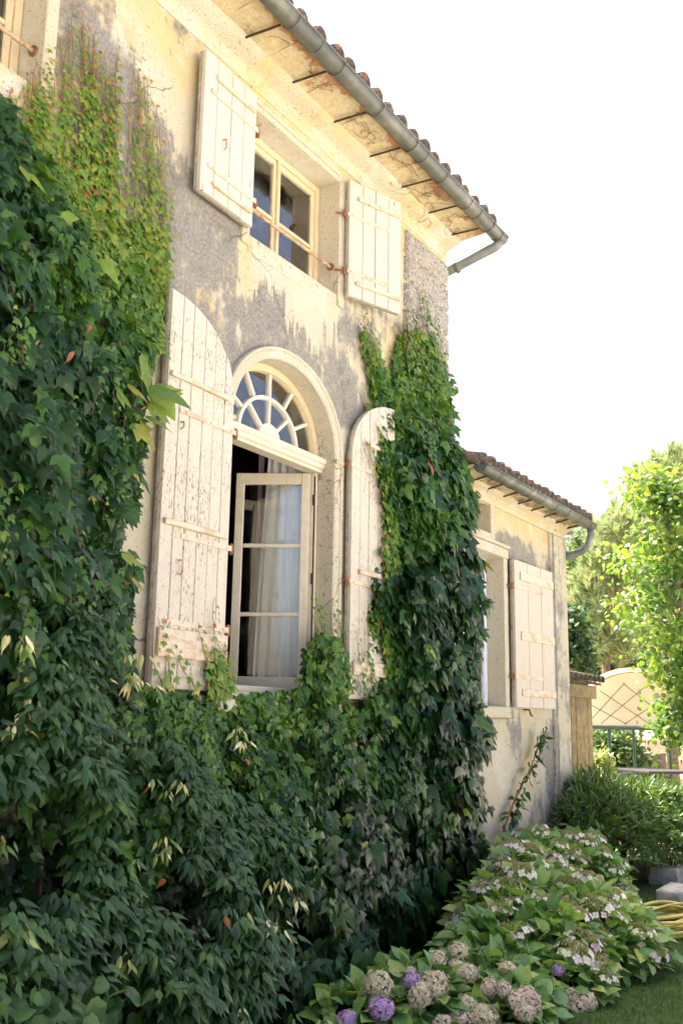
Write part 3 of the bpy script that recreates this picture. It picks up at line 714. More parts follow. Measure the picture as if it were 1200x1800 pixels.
# open right-hand casement, swung into the room
HX, HY, CW, CT, CZ0, CZ1 = 5.915, .15, .545, R_(62), ASILL + .035, ASP - .115
Mc = Matrix.Translation((HX, HY, 0)) @ Matrix(((-math.cos(CT), -math.sin(CT), 0, 0), (math.sin(CT), -math.cos(CT), 0, 0), (0, 0, 1, 0), (0, 0, 0, 1)))
m = MB(); st = .062
m.box((0, -.02, CZ0), (st, .02, CZ1), .005, Mc); m.box((CW - st, -.02, CZ0), (CW, .02, CZ1), .005, Mc)
m.box((st, -.018, CZ1 - .085), (CW - st, .018, CZ1), .005, Mc); m.box((st, -.018, CZ0), (CW - st, .018, CZ0 + .10), .005, Mc)
cas = m.build('open_casement', M['frame_low'], awin)
zs = [CZ0 + .10, CZ0 + .10 + .44, CZ0 + .10 + .94, CZ1 - .085]
for z in zs[1:3]:
    m = MB(); m.box((st, -.014, z - .014), (CW - st, .014, z + .014), .004, Mc); m.build('glazing_bar', M['frame_low'], awin)
for a, b_ in zip(zs[:-1], zs[1:]):
    m = MB(); m.box((st - .004, -.002, a + .012), (CW - st + .004, .002, b_ - .012), 0, Mc); m.build('pane', M['glass'], awin)
for z in (CZ0 + .2, CZ0 + .8, CZ1 - .2):
    m = MB(); m.tube([(HX + .012, HY - .025, z - .04), (HX + .012, HY - .025, z + .04)], .009, 8); m.build('hinge', M['dark_iron'], awin)
m = MB(); m.tube([(HX + .02, HY - .028, CZ0 + .02), (HX + .02, HY - .028, CZ1 - .02)], .006, 6); m.build('espagnolette_rod', M['dark_iron'], awin)
# second casement, folded back inside on the left
Ml = Matrix.Translation((4.825, .16, 0)) @ Matrix(((math.cos(R_(86)), math.sin(R_(86)), 0, 0), (math.sin(R_(86)), -math.cos(R_(86)), 0, 0), (0, 0, 1, 0), (0, 0, 0, 1)))
m = MB()
m.box((0, -.02, CZ0), (st, .02, CZ1), .005, Ml); m.box((CW - st - .05, -.02, CZ0), (CW - .05, .02, CZ1), .005, Ml)
m.box((st, -.018, CZ1 - .085), (CW - st - .05, .018, CZ1), .005, Ml); m.box((st, -.018, CZ0), (CW - st - .05, .018, CZ0 + .10), .005, Ml)
m.build('open_casement', M['frame_low'], awin)

# curtain in the room
cr = empty('curtain', (5.9, .5, 1.2), 'white linen curtain with mauve edge hanging behind the open arched window', 'curtain')
cu, cn = Vector((-math.cos(CT), math.sin(CT), 0)), Vector((math.sin(CT), math.cos(CT), 0))
def curtain_line(name, s0, s1, off, folds, amp, mat, seed, s0t=None, z0=1.25, z1=3.95):
    nx_, nz_ = 80, 26; V = []; Fc = []
    for k in range(nz_ + 1):
        t = k / nz_; a = s0 + ((s0t if s0t is not None else s0) - s0) * t ** 1.6
        for i in range(nx_ + 1):
            f = i / nx_; ph = folds * 2 * math.pi * f + seed + .6 * math.sin(2.5 * t + f * 4); q = Vector((HX, HY, 0)) + cu * (a + (s1 - a) * f) + cn * (off + amp * math.sin(ph) * (1 - .3 * t) + .008 * math.sin(23 * f + 5 * t))
            V.append((q.x, q.y, z0 + (z1 - z0) * t))
    for k in range(nz_):
        for i in range(nx_): a = k * (nx_ + 1) + i; Fc.append((a, a + 1, a + nx_ + 2, a + nx_ + 1))
    link(name, MB().add(V, Fc).mesh(name, mat, True), cr)
curtain_line('drape', .40, .13, .075, 3.5, .018, M['curtain'], 0, .30)
curtain_line('sheer', .15, .02, .10, 2.5, .012, M['curtain'], 2)
curtain_line('edge_trim', .425, .398, .08, .6, .01, M['lining'], 1, .33)
m = MB(); m.tube([(5.6, .95, 3.97), (6.05, .2, 3.97)], .014, 8); m.build('curtain_rod', M['dark_iron'], cr)

# ------------------------------------------------------------------ shutters
def shutter(parent, hinge, side, ang, wd, z0, zs_, top, npl, mat, battens, straps, name='shutter', label=None, th=.026, back=.022, gap=.0026, hook=None, bt=.024):
    """hinge: (x,y); side -1 opens to the left, +1 to the right; ang: how far the free edge stands off the wall"""
    ca, sa = math.cos(ang), math.sin(ang)
    Ms = Matrix(((side * ca, side * sa * 0, 0, hinge[0]), (-sa, 0, 0, hinge[1]), (0, 0, 1, 0), (0, 0, 0, 1)))
    # local axes: u from the hinge to the free edge, w outwards from the wall, v up
    U = Vector((side * ca, -sa, 0)); W = Vector((-side * sa * side * side, -ca, 0)); W = Vector((side * -sa, -ca, 0)) if side > 0 else Vector((sa, -ca, 0))
    Ms = Matrix(((U.x, W.x, 0, hinge[0]), (U.y, W.y, 0, hinge[1]), (0, 0, 1, 0), (0, 0, 0, 1)))
    def vt(u_):
        if top is None: return zs_
        return zs_ + top * math.sqrt(max(0, 1 - ((wd - u_) / wd) ** 2))
    m = MB(); n = 14
    poly = [(0, 0, z0 + .004), (wd, 0, z0 + .004)] + [(wd * (1 - k / n), 0, vt(wd * (1 - k / n)) - .004) for k in range(n + 1)]
    m.prism([(p[0], 0, p[2]) for p in poly], (0, back, 0), Ms)
    sh = m.build(name, M['edge_wood'], parent)
    if label: sh['label'] = label
    # front planks
    e = [wd * k / npl + (random.uniform(-.008, .008) if 0 < k < npl else 0) for k in range(npl + 1)]
    for k in range(npl):
        a, c = e[k] + gap, e[k + 1] - gap; off = random.uniform(0, .003); m = MB()
        dz = random.uniform(0, .006) if top is None else 0
        f = [(a, z0 + dz)] + [(c, z0 + dz)] + [(c + (a - c) * q / 4, vt(c + (a - c) * q / 4)) for q in range(5)]
        ch = .003
        yb, yf = back + .0006, back + th + off
        P0 = [(p[0], yb, p[1]) for p in f]; P1 = [(p[0], yf - ch, p[1]) for p in f]
        cx = (a + c) / 2; cz = (z0 + vt(cx)) / 2
        P2 = [(p[0] + math.copysign(min(ch, abs(cx - p[0])), cx - p[0]), yf, p[1] + math.copysign(ch, cz - p[1])) for p in f]
        nn = len(f); V = [Ms @ Vector(p) for p in P0 + P1 + P2]; Fc = [tuple(range(nn)), tuple(range(3 * nn - 1, 2 * nn - 1, -1))]
        for lv in (0, 1): Fc += [(lv * nn + i, lv * nn + (i + 1) % nn, (lv + 1) * nn + (i + 1) % nn, (lv + 1) * nn + i) for i in range(nn)]
        m.add(V, Fc); m.build('plank', mat, sh)
    yf = back + th + .002
    for (z, hh, u0, u1) in battens:
        m = MB(); m.box((u0 * wd, yf, z), (u1 * wd, yf + bt, z + hh), .005, Ms); m.build('batten', M['batten'], sh)
    for (z, u1) in straps:
        m = MB(); m.box((-.02, yf + .001, z - .016), (u1 * wd, yf + .008, z + .016), .002, Ms)
        for q in (.06, .45, .9): p = Ms @ Vector((q * u1 * wd, yf + .008, z)); m.tube([p, p + W * .006], .009, 6)
        m.build('strap_hinge', M['batten'], sh)
        p = Ms @ Vector((-.035, yf - .01, z)); m = MB(); m.tube([p + Vector((0, 0, -.035)), p + Vector((0, 0, -.02)), p + Vector((0, 0, .025)), p + Vector((0, 0, .035))], [.010, .015, .015, .008], 8)
        m.tube([p, (p.x - side * .05, .0, p.z)], .009, 6); m.build('hinge_pin', M['rust'], sh)
    for (uu, z, L) in (hook or []):
        p = Ms @ Vector((uu * wd, yf, z)); m = MB(); m.tube([p, p + W * .025, p + W * .028 + Vector((0, 0, -L)), p + W * .005 + Vector((0, 0, -L - .012))], .0055, 6); m.build('handle', M['iron'], sh)
    return sh
shutter(house, (4.805, -.035), -1, R_(1.5), .56, 4.785, 5.755, None, 4, M['shut_up'],
        [(5.60, .03, .06, .80), (4.86, .03, .06, .80)], [(5.50, .88), (4.98, .88)], label='upper left shutter, folded back against the wall', hook=[(.62, 5.23, .06)])
shutter(house, (6.05, -.03), 1, R_(19), .545, 4.785, 5.755, None, 4, M['shut_up'],
        [(5.60, .032, .15, .97), (4.885, .032, .12, .97)], [(5.46, .76), (4.985, .76)], label='upper right shutter, standing off the wall')
shutter(house, (4.70, -.03), -1, R_(1), .63, 1.763, 3.56, .50, 6, M['shut_low'],
        [(3.53, .032, .12, .98), (2.665, .035, .06, .97), (1.93, .16, .0, .98)], [(3.35, .82), (2.62, .72), (2.125, .9)], label='large round-topped lower shutter with flaking paint', hook=[(.72, 2.48, .07), (.8, 3.28, .03)])
shutter(house, (6.13, -.03), 1, R_(3), .60, 1.763, 3.56, .50, 5, M['shut_low'],
        [(3.66, .03, .3, .98), (2.665, .035, .15, .97), (1.93, .10, .05, .98)], [(3.47, .95), (2.60, .85)], label='round-topped lower shutter half covered by ivy', hook=[(.85, 2.36, .05)])
# ------------------------------------------------------------------ low wing
GX1 = 10.90
wing = empty('house_wing', (9.4, 0, 0), 'low wing of the house with one tall shutter and tiled roof', 'house')
WW = (7.95, 9.13, 1.77, 3.22); WA = (8.2, 8.84, 3.42, 3.72)
m = MB(); wall_with_holes(m, WX1 + .003, GX1, 0, 3.86, [WW, WA])
m.add([(GX1, 0, 0), (GX1, 6, 0), (GX1, 6, 3.86), (GX1, 3, 4.7), (GX1, 0, 3.86)], [(0, 1, 2, 3, 4)])
m.add([(WX1, 6, 0), (GX1, 6, 0), (GX1, 6, 3.86), (WX1, 6, 3.86)], [(3, 2, 1, 0)])
m.build('wall', M['wing'], wing, recalc=False)
def reveal2(q, depth):
    x0, x1, z0, z1 = q; mm = MB()
    mm.add([(x0, 0, z0), (x0, depth, z0), (x0, depth, z1), (x0, 0, z1)], [(0, 1, 2, 3)]); mm.add([(x1, 0, z0), (x1, 0, z1), (x1, depth, z1), (x1, depth, z0)], [(0, 1, 2, 3)])
    mm.add([(x0, 0, z1), (x0, depth, z1), (x1, depth, z1), (x1, 0, z1)], [(0, 1, 2, 3)]); mm.add([(x0, 0, z0), (x1, 0, z0), (x1, depth, z0), (x0, depth, z0)], [(0, 1, 2, 3)])
    mm.build('window_reveal', M['reveal'], wing, recalc=False)
reveal2(WW, .35); reveal2(WA, .35)
m = MB(); m.add([(7.95, .35, 1), (10.8, .35, 1), (10.8, 4, 1), (7.95, 4, 1), (7.95, .35, 3.8), (10.8, .35, 3.8), (10.8, 4, 3.8), (7.95, 4, 3.8)], [(0, 1, 2, 3), (7, 6, 5, 4), (0, 3, 7, 4), (1, 5, 6, 2), (3, 2, 6, 7)])
wall_with_holes(m, 7.95, 10.8, 1, 3.8, [WW, WA], y=.35); m.build('room_shell', M['room'], wing, recalc=False)
m = MB(); m.box((WW[0] - .1, -.03, WW[3] + .003), (WW[1] + .12, .06, WW[3] + .10), .006); m.box((WW[0] - .1, -.05, WW[3] + .102), (WW[1] + .13, .06, WW[3] + .135), .006)
m.box((WW[1] + .003, -.024, WW[2] - .1), (WW[1] + .10, .05, WW[3] + .002), .006); m.build('window_surround', M['reveal'], wing)
m = MB(); m.box((WA[0] - .1, -.02, WA[2] - .06), (WA[0] - .003, .05, WA[3] + .05), .006); m.box((WA[1] + .003, -.02, WA[2] - .06), (WA[1] + .10, .05, WA[3] + .05), .006); m.box((WA[0], -.024, WA[2] - .08), (WA[1], .05, WA[2] - .003), .006)
m.build('window_surround', M['reveal'], wing)
m = MB(); m.box((WW[0] - .1, -.07, WW[2] - .11), (WW[1] + .12, .2, WW[2] - .003), .012); m.box((WW[0] - .1, -.022, .3), (WW[1] + .10, .04, WW[2] - .112), .006); m.build('window_sill', M['wing'], wing)
# white window and small attic window
m = MB(); y0, y1 = .16, .21; x0, x1, z0, z1 = WW; xm = (x0 + x1) / 2
m.box((x1 - .06, y0, z0 + .002), (x1 - .002, y1, z1 - .002), .005); m.box((x0 + .002, y0, z0 + .002), (x0 + .06, y1, z1 - .002), .005)
m.box((x0 + .06, y0 + .002, z1 - .06), (x1 - .06, y1, z1 - .002), .005); m.box((x0 + .06, y0 + .002, z0 + .002), (x1 - .06, y1, z0 + .07), .005); m.box((xm - .05, y0 + .003, z0 + .07), (xm + .05, y1, z1 - .06), .005)
w2 = m.build('window', M['white_frame'], wing)
for a, c in ((x0 + .06, xm - .05), (xm + .05, x1 - .06)):
    for d, e in ((z0 + .07, z0 + .72), (z0 + .745, z1 - .06)): pane('pane', [(a, .185, d), (c, .185, d), (c, .185, e), (a, .185, e)], w2)
    m = MB(); m.box((a, y0 + .01, z0 + .72), (c, y1 - .005, z0 + .745), .003); m.build('glazing_bar', M['white_frame'], w2)
m = MB(); x0, x1, z0, z1 = WA
m.box((x1 - .05, .12, z0 + .002), (x1 - .002, .16, z1 - .002), .004); m.box((x0 + .002, .12, z0 + .002), (x0 + .05, .16, z1 - .002), .004); m.box((x0 + .05, .122, z1 - .05), (x1 - .05, .16, z1 - .002), .004); m.box((x0 + .05, .122, z0 + .002), (x1 - .05, .16, z0 + .05), .004)
w3 = m.build('attic_window', M['wood'], wing); pane('pane', [(x0 + .05, .14, z0 + .05), (x1 - .05, .14, z0 + .05), (x1 - .05, .14, z1 - .05), (x0 + .05, .14, z1 - .05)], w3)
# corner pilaster, eave, roof
m = MB(); m.box((10.46, -.035, 0), (GX1 + .02, .3, 3.70), .008); m.box((10.52, -.045, 0.02), (GX1 + .028, .28, 3.695), .008); m.build('corner_pilaster', M['pilaster'], wing)
m = MB(); m.strip([(.02, 3.70), (-.02, 3.71), (-.035, 3.745), (-.07, 3.775), (-.12, 3.80), (-.13, 3.825), (.02, 3.83)], WX1 + .02, GX1 + .04); m.build('cornice', M['cornice'], wing)
m = MB(); m.strip([(-.128, 3.822), (-.26, 3.842), (-.26, 3.87), (-.05, 3.87)], WX1 + .02, GX1 + .06); m.build('soffit', M['soffit'], wing)
m = MB(); m.strip([(-.27, 3.875), (3, 3.875 + 3.27 * SL), (6.27, 3.875), (6.27, 3.915), (3, 3.915 + 3.27 * SL), (-.27, 3.915)], WX1 + .02, GX1 + .08); r2 = m.build('roof', M['tile'], wing)
tiles(r2, GX1 + .10, 16, WX1 + .02, -.27, 3.875, 3, 2.9)
g2 = half_gutter(WX1 + .02, 11.02, -.325, 3.855, .065, wing, M['zinc'])
for k, xg in enumerate(np.arange(8.2, 10.95, .37)):
    m = MB(); m.tube([(xg, -.11, 3.795), (xg + .03, -.27, 3.835)], .009, 6); m.build('gutter_stay', M['dark_iron'], g2)
    m = MB(); m.tube([(xg + .05, -.325 + .069 * math.cos(math.pi * q / 10), 3.855 - .069 * math.sin(math.pi * q / 10)) for q in range(11)], .0032, 5); m.build('gutter_band', M['zinc'], g2, True)
m = MB(); m.tube([(10.97, -.325, 3.82), (10.975, -.325, 3.72), (10.98, -.29, 3.62), (10.99, -.22, 3.56), (11.0, .02, 3.50), (11.0, .12, 3.44), (11.0, .16, 3.36), (11.0, .16, .05)], .042, 12); d2 = m.build('downpipe', M['zinc_dark'], wing, True)
m = MB(); m.tube([(11.0, .02, 3.78), (11.0, .03, 3.66), (11.0, .06, 3.52)], .032, 10); m.box((10.93, -.10, 3.77), (11.06, .5, 3.82), .01); m.build('pipe_branch', M['zinc_dark'], d2)
shutter(wing, (9.27, -.028), 1, R_(1.5), 1.03, 1.765, 3.225, None, 3, M['shut_wing'], [(3.03, .085, .13, .985), (2.43, .085, .13, .985), (1.88, .07, .13, .985)], [(2.955, .74), (2.065, .74)], label='tall cream shutter of three boards on the wing', gap=.006, bt=.014)
# small iron latch under the wing shutter
m = MB(); m.tube([(9.62, -.01, 1.755), (9.62, -.07, 1.75), (9.62, -.085, 1.70), (9.66, -.085, 1.69)], .008, 6); m.build('shutter_stay', M['dark_iron'], wing)

# ------------------------------------------------------------------ plank shed
shed = empty('shed', (12.4, .6, 0), 'small shed of weathered vertical boards with a tiled roof edge', 'shed')
SX0, SX1, SY = 11.06, 13.36, .5
xx = SX0; k = 0
while xx < SX1 - .02:
    wd = random.uniform(.14, .19); xe = min(xx + wd, SX1)
    m = MB(); m.box((xx + .004, SY - random.uniform(.0, .012), -.3), (xe - .004, SY + .03, 2.02 + random.uniform(-.01, .02)), .005); m.build('board', M['wood'], shed)
    xx = xe
yy = SY + .03
while yy < 2.6:
    m = MB(); m.box((SX1 - .03, yy + .004, -.3), (SX1 + random.uniform(0, .01), yy + .15, 2.1 + (yy - SY) * .2), .005); m.build('board', M['wood'], shed); yy += .158
m = MB(); m.box((SX0, SY - .05, 1.96), (SX1 + .08, SY - .014, 2.13), .006); m.build('fascia', M['wood'], shed)
m = MB(); m.strip([(SY - .1, 2.14), (2.7, 2.14 + 2.2 * .25), (2.7, 2.17 + 2.2 * .25), (SY - .1, 2.17)], SX0, SX1 + .14); rs = m.build('roof', M['tile'], shed)
x = SX0 + .1
while x < SX1 + .12:
    for r_ in range(4):
        link('tile', TILE, rs, Matrix.Translation((x + random.uniform(-.01, .01), SY - .17 + r_ * .4, 2.175 + r_ * .1)) @ Matrix.Rotation(.22, 4, 'X'))
    x += .18

# ------------------------------------------------------------------ gazebo beyond the garden
GB = 22.0
def bp(px, py, dist):
    d = RW @ np.array([px - 600., py - 900., F]); d /= math.hypot(d[0], d[1]); return Vector((d[0] * dist, -CD + d[1] * dist, CH + d[2] * dist))
gaz = empty('gazebo', (GB, 2.4, -.45), 'green steel gazebo with an arched cream canvas roof', 'gazebo')
a0 = bp(985, 1300, 21.5); a1 = bp(1176, 1300, 21.0); 
A = Vector((a0.x, a0.y, 0)); B = Vector((a1.x, a1.y, 0)); dX = (B - A); Lg = dX.length; dX.normalize(); dY = Vector((-dX.y, dX.x, 0))
if dY.x < 0: dY = -dY
Wg = 2.2; zb = 1.56; zg = -.5
def gp(s_, t_, z): v = A + dX * s_ + dY * t_; return Vector((v.x, v.y, z))
for (s_, t_) in ((0, 0), (Lg * .46, 0), (Lg, 0), (0, Wg), (Lg * .46, Wg), (Lg, Wg)):
    m = MB(); m.tube([gp(s_, t_, zg), gp(s_, t_, zb)], .035, 8); m.build('post', M['green_iron'], gaz)
for (p, q) in (((0, 0), (Lg, 0)), ((0, Wg), (Lg, Wg)), ((0, 0), (0, Wg)), ((Lg, 0), (Lg, Wg))):
    m = MB(); m.tube([gp(p[0], p[1], zb + .02), gp(q[0], q[1], zb + .02)], .04, 8); m.build('beam', M['green_iron'], gaz)
for (p, q) in (((Lg * .46, 0), (Lg, 0)), ((Lg * .46, 0), (Lg * .46, Wg)), ((0, Wg), (Lg * .46, Wg))):
    m = MB(); m.tube([gp(p[0], p[1], .35 + zg + .8), gp(q[0], q[1], .35 + zg + .8)], .025, 8); m.tube([gp(p[0], p[1], zg + .3), gp(q[0], q[1], .35 + zg + .75)], .014, 6); m.tube([gp(q[0], q[1], zg + .3), gp(p[0], p[1], .35 + zg + .75)], .014, 6); m.build('railing', M['green_iron'], gaz)
HC = 1.18
def vault(s_, t_): return zb + .05 + HC * (max(0, math.sin(math.pi * (.04 + .92 * s_ / Lg))) ** .3) * (1.35 - .35 * t_ / Wg)
V = []; Fc = []; n1_, n2_ = 24, 10
for j in range(n2_ + 1):
    for i in range(n1_ + 1): s_, t_ = Lg * i / n1_, Wg * (.8 + .2 * j / n2_); V.append(gp(s_, t_, vault(s_, t_)))
for j in range(n2_):
    for i in range(n1_): a = j * (n1_ + 1) + i; Fc.append((a, a + 1, a + n1_ + 2, a + n1_ + 1))
V2 = []
for j in range(7):
    for i in range(n1_ + 1):
        s_ = Lg * i / n1_; zt = vault(s_, Wg); V2.append(gp(s_, Wg + .01, zb + .05 + (zt - zb - .05) * j / 6))
F2 = [(j * (n1_ + 1) + i, j * (n1_ + 1) + i + 1, (j + 1) * (n1_ + 1) + i + 1, (j + 1) * (n1_ + 1) + i) for j in range(6) for i in range(n1_)]
m = MB().add(V, Fc); m.add(V2, F2); m.build('canopy', M['canvas'], gaz, True)
def rod(p, q): 
    m = MB(); m.tube([gp(p[0] * Lg, p[1] * Wg, p[2]), gp(q[0] * Lg, q[1] * Wg, q[2])], .008, 6); m.build('lattice_rod', M['green_iron'], gaz)
for k in range(5):
    s0 = -.1 + k * .24
    z_ = lambda s_: vault(min(max(s_, 0), 1) * Lg, Wg)
    a, c = max(0, s0), min(1, s0 + .5)
    rod((a, .97, zb + .1), (c, .97, z_(c) * .82 + zb * .18)); rod((c, .97, zb + .1), (a, .97, z_(a) * .82 + zb * .18))
m = MB(); m.tube([gp(Lg * i / 24, Wg * .98, vault(Lg * i / 24, Wg) + .015) for i in range(25)], .02, 6); m.build('arch_rod', M['green_iron'], gaz)
# table in front of the gazebo
tb = empty('garden_table', tuple(bp(1190, 1400, 20.5).xy) + (-.45,), 'dark garden table beside the gazebo posts', 'table')
c0 = bp(1134, 1356, 21.2); c1 = bp(1215, 1366, 20.0); zt_ = .82
e1 = Vector((c1.x - c0.x, c1.y - c0.y, 0)); Lt = e1.length; e1.normalize(); e2 = Vector((-e1.y, e1.x, 0))
Mt = Matrix(((e1.x, e2.x, 0, c0.x), (e1.y, e2.y, 0, c0.y), (0, 0, 1, 0), (0, 0, 0, 1)))
m = MB(); m.box((0, -.9, zt_ - .05), (Lt, .1, zt_), .01, Mt); m.build('table_top', M['black_top'], tb)
for (q, w_) in ((.08, -.82), (Lt - .08, -.82), (.08, .02), (Lt - .08, .02)):
    m = MB(); m.box((q - .04, w_ - .04, -.48), (q + .04, w_ + .04, zt_ - .05), .006, Mt); m.build('leg', M['black_top'], tb)
ch = empty('garden_chair', tuple((Mt @ Vector((.55, -1.1, 0))).xy) + (-.45,), 'dark slatted garden chair tucked against the dark table', 'chair')
m = MB(); m.box((.3, -1.35, -.02), (.8, -.95, .02), .01, Mt); m.build('seat', M['black_top'], ch)
for q in (.32, .78):
    for w_ in (-1.33, -.97):
        m = MB(); m.tube([(q, w_, -.46), (q, w_, -.02)], .02, 6, M=Mt); m.build('leg', M['black_top'], ch)
for q in np.linspace(.32, .78, 7):
    m = MB(); m.box((q - .015, -1.38, .0), (q + .015, -1.355, .95), .004, Mt); m.build('back_slat', M['black_top'], ch)
m = MB(); m.box((.30, -1.382, .93), (.80, -1.352, .98), .006, Mt); m.build('top_rail', M['black_top'], ch)
# cut log behind the railing
lg = bp(1147, 1340, 26.0)
m = MB(); n = 16
for ring, (z, rr) in enumerate(((lg.z - 1.0, .34), (lg.z - .5, .30), (lg.z + .05, .29), (lg.z + .22, .28))):
    for k in range(n):
        a = 2 * math.pi * k / n; q = rr * (1 + .10 * math.sin(5 * a + ring) + .05 * random.random()); m.v.append((lg.x + q * math.cos(a), lg.y + q * math.sin(a), z))
for ring in range(3):
    for k in range(n): m.f.append((ring * n + k, ring * n + (k + 1) % n, (ring + 1) * n + (k + 1) % n, (ring + 1) * n + k))
m.f.append(tuple(3 * n + k for k in range(n)))
st_ = empty('tree_stump', (lg.x, lg.y, lg.z - 1), 'rough brown tree stump behind the gazebo railing', 'stump'); m.build('trunk', M['bark'], st_)

# ------------------------------------------------------------------ hose, kerb stones
pts = []
for k in range(520):
    a = k * .105; lp = k / 60.0; rr = .36 + .05 * math.sin(lp * 2.3) + .04 * math.sin(a * .41 + 1)
    pts.append((8.72 + rr * 1.25 * math.cos(a) + .04 * math.sin(lp * 3.1), -1.56 + rr * .62 * math.sin(a) + .03 * math.cos(lp * 2.7), .016 + .060 * (.5 + .5 * math.sin(a + lp * 1.9)) * min(1, lp / 3) + .010 * lp))
pts += [(9.1 + .1 * k, -1.8 - .05 * k + .05 * math.sin(k), .02) for k in range(8)]
tag(MB().tube(pts, .0125, 7).build('garden_hose', M['hose'], None, True), 'yellow garden hose coiled on the lawn beside the kerb stone', 'hose')
for (x, y, sx, sy, sz, lab) in ((10.15, -1.28, .5, .26, .13, 'flat pale kerb stone behind the coiled hose'), (11.2, -.95, .34, .3, .17, 'rugged pale rock at the foot of the leafy hedge')):
    e_ = empty('kerb_stone' if sz < .15 else 'garden_rock', (x, y, 0), lab, 'stone')
    rough_block('stone_block', x - sx / 2, x + sx / 2, y - sy / 2, y + sy / 2, -.03, sz, (.010 if sz < .15 else .035), M['stone'], e_, 12, 7, 6, int(x * 10), .012)
# ------------------------------------------------------------------ ivy on the walls
# control points: photo pixel, how far the growth stands off the wall, leaf size, tint
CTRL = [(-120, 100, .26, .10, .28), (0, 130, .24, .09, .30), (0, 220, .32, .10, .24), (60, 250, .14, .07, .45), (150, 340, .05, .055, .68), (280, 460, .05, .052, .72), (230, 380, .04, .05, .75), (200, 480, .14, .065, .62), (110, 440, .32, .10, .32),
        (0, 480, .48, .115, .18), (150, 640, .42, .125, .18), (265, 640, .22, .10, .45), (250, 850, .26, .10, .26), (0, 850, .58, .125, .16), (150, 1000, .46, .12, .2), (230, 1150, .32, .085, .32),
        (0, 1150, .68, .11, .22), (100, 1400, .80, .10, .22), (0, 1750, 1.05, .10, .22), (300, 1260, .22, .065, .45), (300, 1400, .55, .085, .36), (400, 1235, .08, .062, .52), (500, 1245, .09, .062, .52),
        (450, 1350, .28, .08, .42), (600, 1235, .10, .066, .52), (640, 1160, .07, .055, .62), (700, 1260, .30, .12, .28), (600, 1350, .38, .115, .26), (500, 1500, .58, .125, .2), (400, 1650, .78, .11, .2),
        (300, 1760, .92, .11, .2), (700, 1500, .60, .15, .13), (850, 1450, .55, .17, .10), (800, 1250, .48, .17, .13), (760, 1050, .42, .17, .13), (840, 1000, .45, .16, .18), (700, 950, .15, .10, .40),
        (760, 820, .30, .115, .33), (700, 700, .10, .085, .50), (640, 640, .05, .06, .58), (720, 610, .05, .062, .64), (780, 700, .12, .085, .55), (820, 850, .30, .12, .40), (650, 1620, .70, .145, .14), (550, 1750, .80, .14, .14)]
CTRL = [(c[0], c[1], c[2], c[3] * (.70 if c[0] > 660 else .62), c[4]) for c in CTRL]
CX = np.array([at(c[0], c[1], -c[2]) for c in CTRL])[:, [0, 2]]; CV = np.array([c[2:] for c in CTRL])
CP = np.array([c[:2] for c in CTRL], float)
def idw(q, C, Vv, p=2.6):
    d = np.linalg.norm(q[:, None, :] - C[None], axis=-1) + 1e-4; w_ = d ** -p; return (w_ @ Vv) / w_.sum(1, keepdims=True)
def poly_wall(pxs):
    q = np.array(pxs, float); bb = idw(q, CP, CV)[:, 0]
    return np.array([at(p[0], p[1], -b_) for p, b_ in zip(q, bb)])[:, [0, 2]]
def inside(P, poly):
    x, y = P[:, 0], P[:, 1]; ins = np.zeros(len(P), bool); n = len(poly)
    for i in range(n):
        (x1, y1), (x2, y2) = poly[i], poly[(i + 1) % n]
        c = ((y1 > y) != (y2 > y)); xi = (x2 - x1) * (y - y1) / (y2 - y1 + 1e-12) + x1; ins ^= c & (x < xi)
    return ins
def edge_dist(P, poly):
    d = np.full(len(P), 1e9)
    for i in range(len(poly)):
        a, b_ = poly[i], poly[(i + 1) % len(poly)]; ab = b_ - a; t = np.clip(((P - a) @ ab) / (ab @ ab + 1e-12), 0, 1)
        d = np.minimum(d, np.linalg.norm(P - a - t[:, None] * ab, axis=1))
    return d
LEFT = poly_wall([(-160, 60), (-40, 85), (5, 108), (40, 150), (70, 225), (130, 320), (205, 380), (275, 395), (298, 470), (304, 560), (300, 640), (290, 720), (280, 800), (268, 860), (268, 960), (272, 1050), (272, 1120), (262, 1205), (370, 1222), (384, 1165), (405, 1207), (430, 1222), (430, 1420), (330, 1600), (330, 1900), (-160, 1900)])
MIDB = poly_wall([(425, 1218), (540, 1214), (556, 1150), (572, 1100), (590, 1110), (606, 1160), (622, 1240), (662, 1248), (680, 1200), (688, 1220), (690, 1300), (720, 1420), (640, 1700), (560, 1900), (320, 1900), (320, 1590), (420, 1410)])
RIGHT = poly_wall([(640, 560), (650, 590), (672, 640), (692, 665), (705, 585), (735, 575), (765, 600), (783, 650), (806, 720), (838, 810), (858, 870), (862, 950), (860, 1050), (866, 1150), (872, 1250), (886, 1380), (894, 1470), (884, 1560), (850, 1620), (700, 1690), (560, 1900), (540, 1900), (630, 1690), (705, 1430), (682, 1300), (676, 1180), (682, 1080), (690, 900), (682, 800), (668, 715), (655, 650), (643, 600)])
REG = poly_wall([(-150, 1040), (60, 1030), (180, 1110), (235, 1230), (330, 1330), (480, 1440), (520, 1560), (470, 1700), (420, 1900), (-150, 1900)])
def ivy_points(poly, lai, zmin=.02):
    lo, hi = poly.min(0), poly.max(0); area = (hi - lo).prod()
    smin = .033; n = int(area * lai / (.42 * smin ** 2)); P = rng.uniform(lo, hi, (n, 2)); P = P[inside(P, poly)]
    v = idw(P, CX, CV); keep = rng.random(len(P)) < (smin / v[:, 1]) ** 2 * (.30 + .70 * np.clip((v[:, 0] - .04) / .2, 0, 1)); P, v = P[keep], v[keep]
    keep = P[:, 1] > zmin; return P[keep], v[keep]
